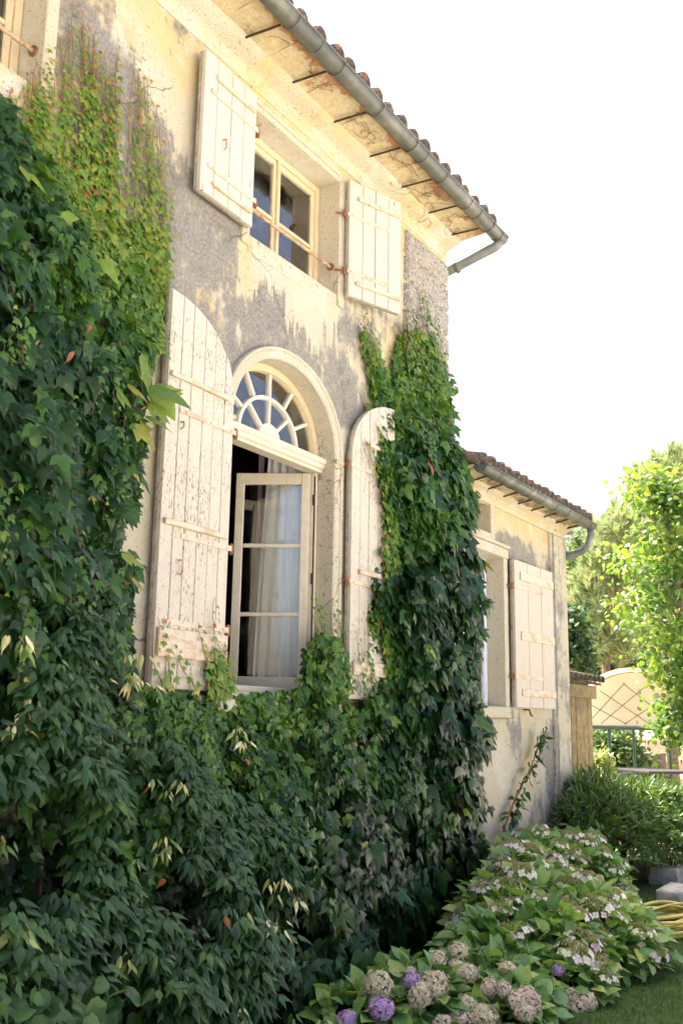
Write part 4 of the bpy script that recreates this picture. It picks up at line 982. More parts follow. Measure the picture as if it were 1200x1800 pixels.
def ivy_build(root, poly, lai, skip=None):
    P, v = ivy_points(poly, lai)
    if skip is not None: k = ~skip(P); P, v = P[k], v[k]
    n = len(P); ed = edge_dist(P, poly)
    lump = np.array([mnoise.noise(Vector((p[0] * 2.3, 0, p[1] * 2.3))) + .5 * mnoise.noise(Vector((p[0] * 6, 3, p[1] * 6))) for p in P])
    bb = v[:, 0] * (1 + .42 * lump) * (.55 + .45 * np.clip(ed / .25, 0, 1))
    u_ = 1 - rng.random(n) ** 1.35 * .68
    # pockets where the outer leaves are missing and the dark inside shows
    hole = np.array([mnoise.noise(Vector((p[0] * 4.2, 11, p[1] * 3.0))) for p in P]) + rng.normal(0, .07, n)
    under = inside(P, REG); bb = np.where(under, bb * .80, bb)
    keep = ~((hole < -.16) & (u_ > .62) & (v[:, 0] > .16)) & ~(under & (rng.random(n) < .5))
    P, v, bb, u_, lump, ed, under = P[keep], v[keep], bb[keep], u_[keep], lump[keep], ed[keep], under[keep]; n = len(P)
    y = -np.maximum(bb * u_, .012) - .012
    pos = np.stack([P[:, 0], y, P[:, 1]], -1)
    size = v[:, 1] * np.exp(rng.normal(-.05, .30, n)).clip(.45, 1.7); thin = np.clip(1 - v[:, 0] / .2, 0, 1)[:, None]
    big_ = np.clip((v[:, 1] - .068) / .028, 0, 1)[:, None]      # large leaves hang in even, shingled rows
    nrm = np.array([-.12, -1., .60]) + rv(n, 1.) * (.48 - .22 * big_); tip = np.array([.16, -.36, -1.]) * (1 - .25 * thin) + np.array([.22, -.05, 0]) * big_ + rv(n, 1.) * (.32 - .14 * big_)
    # a few leaves turn up or sideways
    odd = rng.random(n) < .07; tip[odd] += rv(odd.sum(), .9); nrm[odd] += rv(odd.sum(), .6)
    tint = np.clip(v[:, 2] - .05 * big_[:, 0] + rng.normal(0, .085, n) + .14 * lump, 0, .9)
    yl = rng.random(n) < .0035; tint[yl] = rng.uniform(.9, 1.0, yl.sum())
    young = (rng.random(n) < .012) & (u_ > .85); tint[young] = rng.uniform(.66, .84, young.sum())
    return pos, frames(nrm, tip), size, tint, (u_ > .86).astype(float)
def vine(root, pts, r0, r1, mat=None, n=6):
    L = len(pts); MB().tube(pts, [r0 + (r1 - r0) * k / (L - 1) for k in range(L)], n).build('stem', mat or M['stem'], root, True)
def climb(x0, z0, x1, z1, y, n=14, wob=.05):
    out = []; px_ = random.random() * 6
    for k in range(n):
        t = k / (n - 1); out.append((x0 + (x1 - x0) * t + wob * math.sin(px_ + 7 * t) * (1 - abs(2 * t - 1) * .3), y - .01 * random.random(), z0 + (z1 - z0) * t))
    return out
def strands(root, lst, size, tint, spacing=.04, mat=None, rs=1.0):
    """thin creeping shoots with small leaves along them"""
    PP, NN, TT, SS, TI = [], [], [], [], []
    for (a, c, y) in lst:
        p0, p1 = at(a[0], a[1], y), at(c[0], c[1], y); L = (p1 - p0).length; n = max(6, int(L / .05)); ph = random.random() * 9; pts = []
        for k in range(n + 1):
            t = k / n; q = p0.lerp(p1, t); q += Vector((.022 * math.sin(ph + 5 * t) + .008 * math.sin(ph * 2 + 17 * t), 0, 0)); pts.append(q)
        MB().tube([(q.x, q.y + .006, q.z) for q in pts], [(.0035 - .002 * k / n) * rs for k in range(n + 1)], 5, False).build('stem', mat or M['redstem'], root)
        m_ = int(L / spacing)
        for k in range(m_):
            t = (k + .5) / m_; i = min(int(t * n), n - 1); q = pts[i].lerp(pts[i + 1], t * n - i); sd_ = 1 if k % 2 else -1
            s_ = size * (1.05 - .72 * t) * random.uniform(.6, 1.25)
            PP.append((q.x + sd_ * .012, q.y - .012 - random.random() * .02, q.z)); NN.append((random.gauss(0, .35), -1, .5 + random.gauss(0, .3))); TT.append((sd_ * random.uniform(.2, 1.1), -.3, -.75 + random.gauss(0, .35)))
            SS.append(s_); TI.append(min(1, max(0, tint + random.gauss(0, .08) + (.30 * max(0, t - .65) / .35 if random.random() < .5 else 0))))
    return np.array(PP), frames(np.array(NN), np.array(TT)), np.array(SS), np.array(TI)
def cat_(*a): return [np.concatenate(z) for z in zip(*a)]

ivl = empty('climbing_ivy', (3.3, -.2, 0), 'thick dark ivy filling the left side of the wall up to the corner window', 'ivy')
pos, fr, sz, ti, ou = ivy_build(ivl, LEFT, 4.3)
env = [(30, 140), (70, 95), (100, 55), (140, -20), (170, 50), (200, 70), (228, 75), (250, 95), (275, 130), (292, 200), (305, 320), (312, 430)]
L1 = []
for k in range(70):
    x = random.uniform(15, 312); top = np.interp(x, [e[0] for e in env], [e[1] for e in env]) + abs(random.gauss(0, 55)) + 8; bot = np.interp(x, [0, 60, 150, 300], [230, 330, 420, 560])
    if top > bot - 30: top = bot - 40
    L1.append(((x - random.uniform(-4, 12), bot), (x + random.uniform(-6, 6), top), -.02))
L1 += [((285, 1210), (268, 1120), -.115), ((300, 1210), (285, 1085), -.115), ((372, 1215), (362, 1150), -.115), ((385, 1215), (378, 1050), -.11), ((378, 1215), (352, 1095), -.115), ((345, 1215), (305, 1130), -.115)]
for k in range(26): x = random.uniform(372, 404); L1.append(((x, 1225), (x - random.uniform(-2, 8), random.uniform(1120, 1185)), -.10))
s1 = strands(ivl, L1, .058, .72, .036)
L1b = []
for k in range(46):
    qx, qy = random.uniform(-10, 250), random.uniform(380, 1250); bb = idw(np.array([[qx, qy]]), CP, CV)[0, 0]; L1b.append(((qx, qy), (qx + random.uniform(-12, 12), qy + random.uniform(40, 110)), -bb * 1.05 - .03))
s1b = strands(ivl, L1b, .045, .5, .03, M['stem'], .5); s1 = cat_(s1, s1b)
pos, fr, sz, ti, ou = cat_((pos, fr, sz, ti, ou), (*s1, np.ones(len(s1[0])) * .7))
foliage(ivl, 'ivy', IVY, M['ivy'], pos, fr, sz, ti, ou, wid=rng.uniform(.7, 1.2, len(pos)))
for (a, c) in (((60, 1750), (40, 300)), ((200, 1700), (180, 420)), ((120, 1750), (110, 520))):
    p, q = at(*a, -.05), at(*c, -.04); vine(ivl, climb(p.x, 0.0, q.x, q.z, -.05, 22, .06), .028, .008)

ivm = empty('climbing_ivy', (5.3, -.3, 0), 'low spreading ivy directly below the open arched window', 'ivy')
a_ = ivy_build(ivm, MIDB, 4.5)
L2 = [((560, 1200), (548, 1045), -.03), ((575, 1200), (556, 1040), -.05), ((590, 1190), (584, 1050), -.04), ((600, 1200), (595, 1070), -.05), ((615, 1230), (560, 1130), -.05), ((640, 1240), (630, 1110), -.115), ((655, 1240), (648, 1060), -.12)]
for k in range(10): x = random.uniform(555, 620); L2.append(((x, 1215), (x - random.uniform(0, 25), random.uniform(1060, 1160)), -random.uniform(.04, .12)))
s2 = strands(ivm, L2, .07, .56, .034)
pos, fr, sz, ti, ou = cat_(a_, (*s2, np.ones(len(s2[0])) * .7))
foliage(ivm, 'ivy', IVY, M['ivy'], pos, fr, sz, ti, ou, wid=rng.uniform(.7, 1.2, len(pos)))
for x in (4.9, 5.3, 5.9): vine(ivm, climb(x, 0, x + random.uniform(-.2, .2), 1.7, -.05, 12), .024, .008)

ivr = empty('climbing_ivy', (7.3, -.3, 0), 'tall column of large-leaved dark ivy climbing the corner of the tall house', 'ivy')
a_ = ivy_build(ivr, RIGHT, 4.8)
L3 = [((668, 640), (634, 545), -.02), ((672, 660), (645, 555), -.02), ((690, 690), (655, 590), -.02), ((665, 700), (628, 590), -.02), ((660, 720), (646, 640), -.02), ((655, 735), (636, 670), -.02), ((735, 600), (722, 520), -.06), ((745, 610), (738, 505), -.06), ((755, 610), (752, 520), -.06),
      ((765, 640), (766, 540), -.06), ((720, 600), (714, 535), -.06), ((775, 660), (778, 590), -.06), ((690, 860), (640, 770), -.125), ((690, 940), (648, 780), -.125), ((690, 900), (660, 740), -.125), ((686, 1180), (668, 950), -.125), ((684, 1180), (676, 900), -.125), ((682, 1180), (655, 1020), -.125), ((680, 1100), (672, 820), -.125)]
for k in range(40): x = random.uniform(634, 778); L3.append(((x + 22, 690), (x, np.interp(x, [634, 660, 700, 720, 778], [600, 620, 590, 545, 610]) + abs(random.gauss(0, 25))), -.025 if x < 706 else -.065))
for k in range(22): y = random.uniform(800, 1200); L3.append(((694, y + 40), (random.uniform(664, 684), y - random.uniform(10, 60)), -.125))
s3 = strands(ivr, L3, .08, .60, .038)
pos, fr, sz, ti, ou = cat_(a_, (*s3, np.ones(len(s3[0])) * .7))
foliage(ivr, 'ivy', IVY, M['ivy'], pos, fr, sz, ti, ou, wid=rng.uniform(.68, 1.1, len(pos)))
for x in (6.9, 7.2, 7.5, 7.8): vine(ivr, climb(x, 0, x + random.uniform(-.1, .2), 4.2, -.06, 20), .03, .008)

# dry creeper stems left under the eaves and on the soffit
def dry_creeper(label, lst, zf):
    d = empty('dry_creeper', (lst[0][0], -.2, zf(-.2)), label, 'creeper')
    m = MB()
    for (x, y0_, dx, dy, n) in lst:
        ph = random.random() * 9; pts = []
        for k in range(n + 1):
            t = k / n; y = y0_ + dy * t + .03 * math.sin(ph + 5 * t); pts.append((x + dx * t + .03 * math.sin(ph * 1.7 + 8 * t), y, zf(y) - .008 - .012 * random.random()))
        m.tube(pts, [.003 - .0017 * k / n for k in range(n + 1)], 5, False)
        m.build('dry_stem', M['stem'], d); m = MB()
def sof(y): return 6.046 + (-.159 - y) * .105 if y < -.16 else (6.022 + (y + .145) * -.23)
dl = []
for cx_, nn, sp in ((4.75, 7, .18), (5.3, 8, .2), (5.75, 10, .2), (6.3, 9, .2), (6.9, 16, .25), (7.2, 18, .25), (7.55, 16, .2), (6.0, 6, .3)):
    for k in range(nn // 2 + 1): dl.append((cx_ + random.gauss(0, sp * .5), random.uniform(-.40, -.18), random.gauss(0, .16), random.uniform(-.12, .12), 9))
dry_creeper('dry brown creeper twigs clinging under the high eave', dl, sof)
dl = [(random.uniform(8.3, 10.9), random.uniform(-.24, -.14), random.gauss(0, .12), random.uniform(-.06, .06), 8) for k in range(60)]
dry_creeper('dry brown creeper twigs clinging under the low wing eave', dl, lambda y: 3.822 + (-.128 - y) * .15)

# ------------------------------------------------------------------ leafy climber with hanging ovate leaves, lower left
def whorls(cent, nrm_out, k_each, size, tint, spread=.06, droop=.8):
    PP, NN, TT, SS, TI = [], [], [], [], []
    for c, tn in zip(cent, tint):
        n = random.randint(*k_each); ph = random.random() * 6; sc = random.uniform(.75, 1.25)
        for k in range(n):
            a = ph + k * 2.4; rr = spread * (.25 + .75 * random.random()) * sc
            PP.append((c[0] + rr * math.cos(a), c[1] + rr * math.sin(a) * .8, c[2] - rr * .35 + random.gauss(0, .01)))
            TT.append((math.cos(a) * .95, math.sin(a) * .8 - .35, -droop + random.gauss(0, .38))); NN.append((math.cos(a) * .4, -.6 + math.sin(a) * .4, .8)); SS.append(size * sc * random.uniform(.7, 1.2)); TI.append(min(1, max(0, tn + random.gauss(0, .06))))
    return np.array(PP), frames(np.array(NN), np.array(TT)), np.array(SS), np.array(TI)
clm = empty('climbing_shrub', (3.3, -.9, 0), 'leafy climber with hanging oval leaves and cream shoot tips, lower left', 'climber')
lo, hi = REG.min(0), REG.max(0); P = rng.uniform(lo, hi, (3600, 2)); P = P[inside(P, REG)]
dens = np.array([mnoise.noise(Vector((p[0] * 2.1, 7, p[1] * 2.1))) for p in P]); P = P[(dens + rng.normal(0, .08, len(P)) > .02) & (P[:, 1] > .05)]
v = idw(P, CX, CV); cen = np.stack([P[:, 0], -v[:, 0] * rng.uniform(.86, 1.14, len(P)) - .03, P[:, 1]], -1)
w1 = whorls(cen, None, (6, 10), .064, np.clip(rng.normal(.36, .12, len(cen)), 0, .75), .052, .62)
pale = []
for (px_, py_, n, sp) in ((130, 1145, 6, 26), (215, 1180, 5, 22), (20, 1120, 3, 16), (330, 1370, 6, 20), (300, 1470, 5, 24), (495, 1560, 4, 18), (215, 1690, 5, 18), (480, 1600, 4, 14), (70, 1230, 4, 25), (0, 1490, 3, 10), (410, 1290, 3, 10), (560, 1790, 4, 16), (430, 1780, 3, 14)):
    for k in range(n):
        qx, qy = px_ + random.gauss(0, sp * 1.5), py_ + random.gauss(0, sp * 1.1); bb = idw(np.array([[qx, qy]]), CP, CV)[0, 0]; pale.append(tuple(at(qx, qy, -bb * 1.12 - .05)))
w2_ = whorls(pale, None, (2, 6), .055, np.clip(rng.normal(.88, .09, len(pale)), .6, 1), .04, .8)
w2w = np.full(len(w2_[0]), .62)
pos, fr, sz, ti, ou, wi = cat_((*w1, np.ones(len(w1[0])), rng.uniform(.85, 1.15, len(w1[0]))), (*w2_, np.ones(len(w2_[0])) * 1.2, w2w))
foliage(clm, 'ovate', OVATE, M['ovate'], pos, fr, sz, ti, ou, wid=wi)
for k in range(6):
    x = 2.2 + k * .25; vine(clm, [(x, -.15, 0), (x + .05, -.25, .5), (x + random.uniform(-.1, .2), -.32, 1.0), (x + random.uniform(-.1, .1), -.30, 1.2)], .018, .006)
# a few brown leaves caught in the climbers
for (px_, py_) in ((48, 425), (160, 570), (132, 618), (70, 598), (262, 1385), (215, 1635), (290, 1545), (258, 715), (395, 1610)):
    bb = idw(np.array([[px_, py_]]), CP, CV)[0, 0]; p = at(px_, py_, -bb * 1.12 - .04)
    o = mass('dry_leaf', OVATE, np.array([p]), frames(rv(1, .4) + np.array([[0, -1, .4]]), rv(1, .5) + np.array([[0, 0, -1]])), np.array([random.uniform(.045, .07)]), np.array([random.random()]), M['dryleaf'], clm if py_ > 1100 else ivl, np.array([.8]))

# big fresh shoot leaves standing out over the left shutter
sh_ = []
for (px_, py_, s_) in ((272, 645, .19), (292, 690, .20), (262, 660, .14), (300, 705, .16), (245, 690, .12), (285, 725, .12), (278, 745, .13), (225, 700, .12), (262, 760, .14), (250, 1030, .11), (236, 985, .12), (60, 305, .14), (100, 318, .12), (85, 300, .1), (200, 470, .13), (170, 480, .11), (120, 395, .12)):
    bb = idw(np.array([[px_, py_]]), CP, CV)[0, 0]; sh_.append((*at(px_ - 14, py_ - 14, -max(bb, .16) - .06), s_))
sh_ = np.array(sh_)
foliage(ivl, 'ivy', IVY, M['ivy'], sh_[:, :3], frames(np.array([-.3, -.6, .9]) + rv(len(sh_), .3), np.array([.9, -.4, -.6]) + rv(len(sh_), .3)), sh_[:, 3], np.clip(rng.normal(.76, .08, len(sh_)), .5, .84), np.ones(len(sh_)))

# ------------------------------------------------------------------ shrubs
def ell_points(ells, n, inner=.35, zmin=.02, zdir=-.15):
    wt = np.array([e[3] * e[4] + e[4] * e[5] + e[3] * e[5] for e in ells]); wt = wt / wt.sum(); ch_ = rng.choice(len(ells), n, p=wt)
    E_ = np.array(ells)[ch_]; d = unit(rng.normal(0, 1, (n, 3))); d[:, 2] = np.where(d[:, 2] < zdir, -d[:, 2], d[:, 2])
    u_ = 1 - rng.random(n) ** 1.6 * inner; lump = 1 + .13 * np.array([mnoise.noise(Vector(q * 3.1 + e[:3])) for q, e in zip(d, E_)])
    pos = E_[:, :3] + d * E_[:, 3:6] * (u_ * lump)[:, None]; nr = unit(d / E_[:, 3:6])
    # drop what lies deep inside a neighbour
    deep = np.zeros(n, bool)
    for e in ells: deep |= (((pos - np.array(e[:3])) / np.array(e[3:6])) ** 2).sum(1) < (1 - inner - .08) ** 2
    k = (pos[:, 2] > zmin) & ~deep; return pos[k], nr[k], u_[k]
def shrub(root, key, tp, mat, ells, n, size, tint, tn=.1, spread=.45, droop=.3, npart=300, inner=.35, wid=None, toptint=.0, zmin=.02, part='leaf'):
    pos, nr, u_ = ell_points(ells, n, inner, zmin); m_ = len(pos)
    nrm = nr * .8 + np.array([0, -.1, .9]) + rv(m_, spread * .8); tip = nr * 1.0 + np.array([0, 0, -droop]) + rv(m_, spread)
    zt_ = max(e[2] + e[5] for e in ells); ti = np.clip(tint + rng.normal(0, tn, m_) + toptint * np.clip((pos[:, 2] / zt_ - .5) * 2, 0, 1), 0, 1)
    s_ = size * rng.uniform(.6, 1.2, m_)
    foliage(root, key, tp, mat, pos, frames(nrm, tip), s_, ti, (u_ > .8).astype(float) + .05, npart, wid=np.full(m_, wid) if wid else None, part=part)
    return pos, nr
def stems(root, ells, n, r0=.010, mat=None):
    m = MB()
    for k in range(n):
        e = random.choice(ells); a = random.random() * 6.28; q = random.random() ** .5 * .75
        b0 = Vector((e[0] + random.gauss(0, .08), e[1] + random.gauss(0, .08), ground_h(np.array(e[0]), 0).item() - .02)); t = Vector((e[0] + e[3] * q * math.cos(a), e[1] + e[4] * q * math.sin(a), e[2] + e[5] * .75 * math.sqrt(max(0, 1 - q * q))))
        m.tube([b0, b0.lerp(t, .4) + Vector((random.gauss(0, .03), random.gauss(0, .03), .05)), t], [r0, r0 * .8, r0 * .45], 5)
    m.build('stems', mat or M['stem'], root)
def quad_petals(n, R, rad, flat=False, seed=0):
    """a head made of many four-petalled florets"""
    rg = np.random.default_rng(seed); V = []; Fc = []; T = []
    for k in range(n):
        z = 1 - 2 * (k + .5) / n; a = k * 2.39996; d = Vector((math.sqrt(1 - z * z) * math.cos(a), math.sqrt(1 - z * z) * math.sin(a), z)) + Vector(rg.normal(0, .10, 3)); d.normalize()
        c = Vector((d.x * R[0], d.y * R[1], d.z * R[2])) * (1 + rg.normal(0, .07) + .30 * mnoise.noise(d * 1.6 + Vector((seed * 3.7, 0, 0)))); e1 = d.orthogonal().normalized(); e2 = d.cross(e1); ph = rg.random() * 6.28; tt = rg.random() * .35
        for p in range(4):
            an = ph + p * math.pi / 2; dr = e1 * math.cos(an) + e2 * math.sin(an); sd_ = e1 * -math.sin(an) + e2 * math.cos(an); n0 = len(V)
            V += [c, c + dr * rad * .6 + sd_ * rad * .45 + d * rad * .12, c + dr * rad + d * rad * rg.normal(.1, .35), c + dr * rad * .6 - sd_ * rad * .45 + d * rad * .12]; Fc.append((n0, n0 + 1, n0 + 2, n0 + 3)); T += [tt] * 4
    return V, Fc, T
def head_mesh(name, V, Fc, T, mat, base):
    me = bpy.data.meshes.new(name); me.from_pydata([tuple(v_) for v_ in V], [], Fc); a = me.attributes.new('tint', 'FLOAT', 'POINT'); a.data.foreach_set('value', np.clip(np.array(T) + base, 0, 1).astype(np.float32)); me.materials.append(mat); me.update(); return me
MOP = [head_mesh('mophead', *quad_petals(170, (.066 + .006 * k, .068, .060 + .012 * (k % 3)), .0175, seed=k), M['mop'], bs) for k, bs in enumerate((.0, .12, .25, .35, .45, .5))]
PUR = [head_mesh('mophead', *quad_petals(140, (.055, .055, .048), .0155, seed=20 + k), M['purple'], .2) for k in range(2)]
def lace(seed, green):
    rg = np.random.default_rng(seed); V = []; Fc = []; T = []
    for k in range(42):
        r_ = .058 * math.sqrt((k + .5) / 42); a = k * 2.39996; c = Vector((r_ * math.cos(a), r_ * math.sin(a), .014 - r_ * .25 + rg.normal(0, .004))); n0 = len(V); s_ = .0085
        V += [c + Vector((s_, 0, 0)), c + Vector((-s_ * .5, s_ * .87, 0)), c + Vector((-s_ * .5, -s_ * .87, 0)), c + Vector((0, 0, s_ * 1.3))]; Fc += [(n0, n0 + 1, n0 + 3), (n0 + 1, n0 + 2, n0 + 3), (n0 + 2, n0, n0 + 3)]; T += [rg.random() * .38] * 4
    for k in range(rg.integers(8, 13)):
        a = k * .55 + rg.random() * .3; c = Vector((.072 * math.cos(a), .072 * math.sin(a), -.012 + rg.normal(0, .008))); d = Vector((math.cos(a) * .7, math.sin(a) * .7, .7 + rg.normal(0, .2))); d.normalize(); e1 = d.orthogonal().normalized(); e2 = d.cross(e1); ph = rg.random() * 6; tt = .62 + rg.random() * .25 + (.2 if rg.random() < .05 else 0); rad = .019 + .006 * rg.random()
        for p in range(4):
            an = ph + p * math.pi / 2; dr = e1 * math.cos(an) + e2 * math.sin(an); sd_ = e1 * -math.sin(an) + e2 * math.cos(an); n0 = len(V)
            V += [c, c + dr * rad * .6 + sd_ * rad * .5 + d * rad * .15, c + dr * rad, c + dr * rad * .6 - sd_ * rad * .5 + d * rad * .15]; Fc.append((n0, n0 + 1, n0 + 2, n0 + 3)); T += [tt] * 4
    return V, Fc, T
LACE = [head_mesh('lacecap', *lace(k, 0), M['lace'], 0.0) for k in range(7)]
def place_head(root, me, p, d, s_=1.0, name='flower_head'):
    q = Vector(d).to_track_quat('Z', 'Y').to_matrix().to_4x4(); link(name, me, root, Matrix.Translation(p) @ q @ Matrix.Rotation(random.random() * 6, 4, 'Z') @ Matrix.Scale(s_, 4))

# mophead hydrangea, nearest the camera
EA = [(5.25, -1.05, .0, .42, .36, .30), (5.75, -1.25, .0, .45, .40, .30), (6.05, -1.15, .02, .35, .35, .38), (5.55, -1.5, .0, .35, .25, .2), (4.85, -.95, 0, .3, .3, .24)]
hA = empty('hydrangea', (5.5, -1.2, 0), 'hydrangea with faded round beige and mauve flower heads, nearest the camera', 'hydrangea')
shrub(hA, 'broad', BROAD, M['hyd'], EA, 1900, .105, .48, .14, .4, .25, inner=.4); stems(hA, EA, 30)
HEADS = [(662, 1730, 1, 1.25), (758, 1730, 2, 1.2), (735, 1745, 2, 1.0), (805, 1672, 1, 1.05), (765, 1684, 1, .85), (800, 1700, 3, .95), (818, 1706, 3, 1.0), (890, 1700, 3, .8), (815, 1762, 0, 1.0), (850, 1785, 0, 1.3), (803, 1788, 4, .9), (772, 1795, 2, .8), (860, 1732, 4, .8), (905, 1757, 3, .9), (920, 1750, 4, .95), (884, 1735, 4, .7), (720, 1705, 1, .5), (920, 1775, 4, .8), (1010, 1765, 3, 1.0), (1028, 1752, 3, .9), (1000, 1742, 3, .7), (925, 1755, 5, .9)]
def ell_hit(px_, py_, ells):
    d = RW @ np.array([px_ - 600., py_ - 900., F]); best = None
    for e in ells:
        o = (CAM - np.array(e[:3])) / np.array(e[3:6]); dd = d / np.array(e[3:6]); A_ = dd @ dd; B_ = 2 * o @ dd; C_ = o @ o - 1; D_ = B_ * B_ - 4 * A_ * C_
        if D_ > 0:
            t = (-B_ - math.sqrt(D_)) / (2 * A_)
            if t > 0 and (best is None or t < best[0]): p = CAM + d * t; best = (t, p, unit((p - np.array(e[:3])) / np.array(e[3:6]) ** 2))
    return best
EB = [(6.55, -1.25, .05, .55, .50, .42), (7.15, -1.45, .05, .60, .50, .40), (7.0, -.95, .1, .6, .45, .48), (7.6, -1.2, .05, .55, .5, .42), (7.6, -.75, .1, .6, .45, .58), (6.3, -1.5, 0, .35, .35, .25), (8.05, -.85, .05, .5, .40, .42)]
EC = [(8.3, -.6, .1, .6, .4, .62), (8.9, -.75, .1, .6, .42, .55), (9.1, -.75, .05, .45, .38, .38), (9.5, -.55, .1, .55, .4, .5), (8.55, -.85, 0, .4, .32, .3)]
for (px_, py_, kd, s_) in HEADS:
    h = ell_hit(px_, py_ + 14, EA + EB)
    if h is None: continue
    p, d = h[1], h[2] * .6 + np.array([0, -.25, .8]); place_head(hA, MOP[kd], Vector(p) + Vector(unit(d)) * .03, d, s_ * .78, 'flower_head')
for (px_, py_, s_) in ((663, 1775, 1.05), (718, 1725, .75), (603, 1795, .8), (975, 1705, .6)):
    h = ell_hit(px_, py_ + 12, EA + EB)
    if h is not None: place_head(hA, PUR[0], Vector(h[1]) + Vector((0, -.02, .04)), h[2] + np.array([0, 0, .8]), s_)
# lacecap hydrangeas
hB = empty('hydrangea', (7.2, -1.2, 0), 'large hydrangea with flat white lacecap flowers in the middle of the bed', 'hydrangea')
shrub(hB, 'broad', BROAD, M['hyd'], EB, 4800, .105, .56, .16, .4, .25, inner=.4); stems(hB, EB, 60)
def lacecaps(root, ells, n, smin, smax, extra=0):
    pos, nr, u_ = ell_points(ells, n * 9, .04, .12, .1); cnt = 0; used = []
    for p, d in zip(pos, nr):
        if cnt >= n: break
        if any((p - q) @ (p - q) < .10 ** 2 for q in used): continue
        used.append(p); cnt += 1; dd = d * .6 + np.array([0, -.1, .9]); place_head(root, random.choice(LACE), Vector(p) + Vector(unit(dd)) * .045, dd + rng.normal(0, .15, 3), random.uniform(smin, smax))
lacecaps(hB, EB, 100, .95, 1.45)
hC = empty('hydrangea', (9.0, -.8, 0), 'farther hydrangea with small white flowers against the foot of the wing wall', 'hydrangea')
shrub(hC, 'broad', BROAD, M['hyd'], EC, 3400, .10, .46, .14, .4, .25, inner=.4); stems(hC, EC, 40); lacecaps(hC, EC, 80, .85, 1.25)
for k in range(12):
    h = ell_hit(random.uniform(1030, 1130), random.uniform(1500, 1600), EC)
    if h is not None: place_head(hC, MOP[random.choice((2, 3, 4))], Vector(h[1]) + Vector((0, 0, .03)), h[2] + np.array([0, 0, .6]), random.uniform(.35, .55))

# long-leaved hedge bush past the corner of the wing
EO = [(10.7, -.45, .35, .75, .5, .65), (11.4, -.55, .35, .9, .65, .68), (12.0, -.1, .4, .9, .7, .62), (11.9, -.9, .35, .75, .55, .6), (12.7, -.55, .3, .8, .7, .55), (10.9, -.25, .5, .5, .4, .6)]
ol = empty('oleander_bush', (11.5, -.4, 0), 'rounded bush of narrow dark leaves beyond the corner of the wing', 'bush')
pos, nr, u_ = ell_points(EO, 3600, .5, .06)
W3 = []
for p, d in zip(pos, nr):
    n = random.randint(6, 10)
    for k in range(n): W3.append((*(p + rng.normal(0, .025, 3)), *(d * .75 + rng.normal(0, .55, 3) + np.array([0, 0, .12]))))
W3 = np.array(W3); n = len(W3)
tnt = np.clip(rng.normal(.42, .16, n), 0, 1)
foliage(ol, 'lance', LANCE, M['lance'], W3[:, :3], frames(np.array([0, -.4, 1.]) + rv(n, .5), W3[:, 3:]), rng.uniform(.085, .15, n), tnt, None, 300); stems(ol, EO, 50, .014)

# young plant with a long arching shoot against the wing wall
ro = empty('climbing_rose', (8.5, -.1, 0), 'thin arching rose shoot leaning up the wing wall', 'rose')
pth = [at(*p, -.10) for p in ((885, 1460), (898, 1420), (912, 1390), (927, 1360), (940, 1330), (948, 1305), (951, 1285))]
MB().tube([(pth[0].x - .1, -.1, .02)] + pth, [.010] * 4 + [.007, .006, .005, .003], 6).build('stem', M['redstem'], ro)
PP = []
for k in range(110):
    t = random.random() ** 1.1 * (len(pth) - 1.01); i = int(t); q = pth[i].lerp(pth[i + 1], t - i)
    if 3.6 < t < 4.6 and random.random() < .7: continue
    PP.append((q.x + random.gauss(0, .05), q.y - random.uniform(0, .06), q.z + random.gauss(0, .04)))
PP = np.array(PP); n = len(PP)
foliage(ro, 'ovate', OVATE, M['hyd'], PP, frames(np.array([0, -1, .6]) + rv(n, .4), np.array([.3, -.3, -.6]) + rv(n, .6)), rng.uniform(.05, .095, n), np.clip(rng.normal(.4, .12, n), 0, 1), None, 300, wid=np.full(n, 1.25))

# small shrub with round pleated leaves, bottom-left foreground
hz = empty('hazel_sapling', (2.3, -1.25, 0), 'sapling with round pleated leaves in the bottom left corner', 'sapling')
PP = []
for (px_, py_, n, y_) in ((30, 1735, 9, -1.45), (110, 1790, 8, -1.5), (190, 1755, 9, -1.45), (165, 1795, 6, -1.5), (230, 1735, 6, -1.4), (0, 1790, 6, -1.5), (60, 1800, 5, -1.55), (250, 1790, 4, -1.4)):
    c = at(px_, py_, y_)
    for k in range(n): PP.append((c.x + random.gauss(0, .05), c.y + random.gauss(0, .05), c.z + random.gauss(0, .045)))
PP = np.array(PP); n = len(PP)
foliage(hz, 'roundo', ROUND, M['ovate'], PP, frames(np.array([-.1, -.8, .9]) + rv(n, .4), np.array([0, -.3, -.5]) + rv(n, .6)), rng.uniform(.04, .07, n), np.clip(rng.normal(.42, .14, n), 0, .8), None, 300)
for k in range(6): vine(hz, [(2.2 + .12 * k, -1.2, 0), (2.2 + .12 * k, -1.3, .4), (2.1 + .13 * k, -1.38, .55)], .006, .003)

# ------------------------------------------------------------------ lawn
n = 26000; P = np.stack([rng.uniform(5.0, 11.5, n), rng.uniform(-3.2, -.9, n), np.full(n, .0)], -1)
o = mass('lawn_grass', BLADE, P, frames(rv(n, .6) + np.array([0, -1, .2]), rv(n, .35) + np.array([0, 0, 1.])), rng.uniform(.025, .06, n), np.clip(rng.normal(.35, .2, n), 0, 1), M['grass'], None, np.full(n, 1.3))
tag(o, 'short green lawn grass in front of the flower bed', 'grass', kind='stuff')

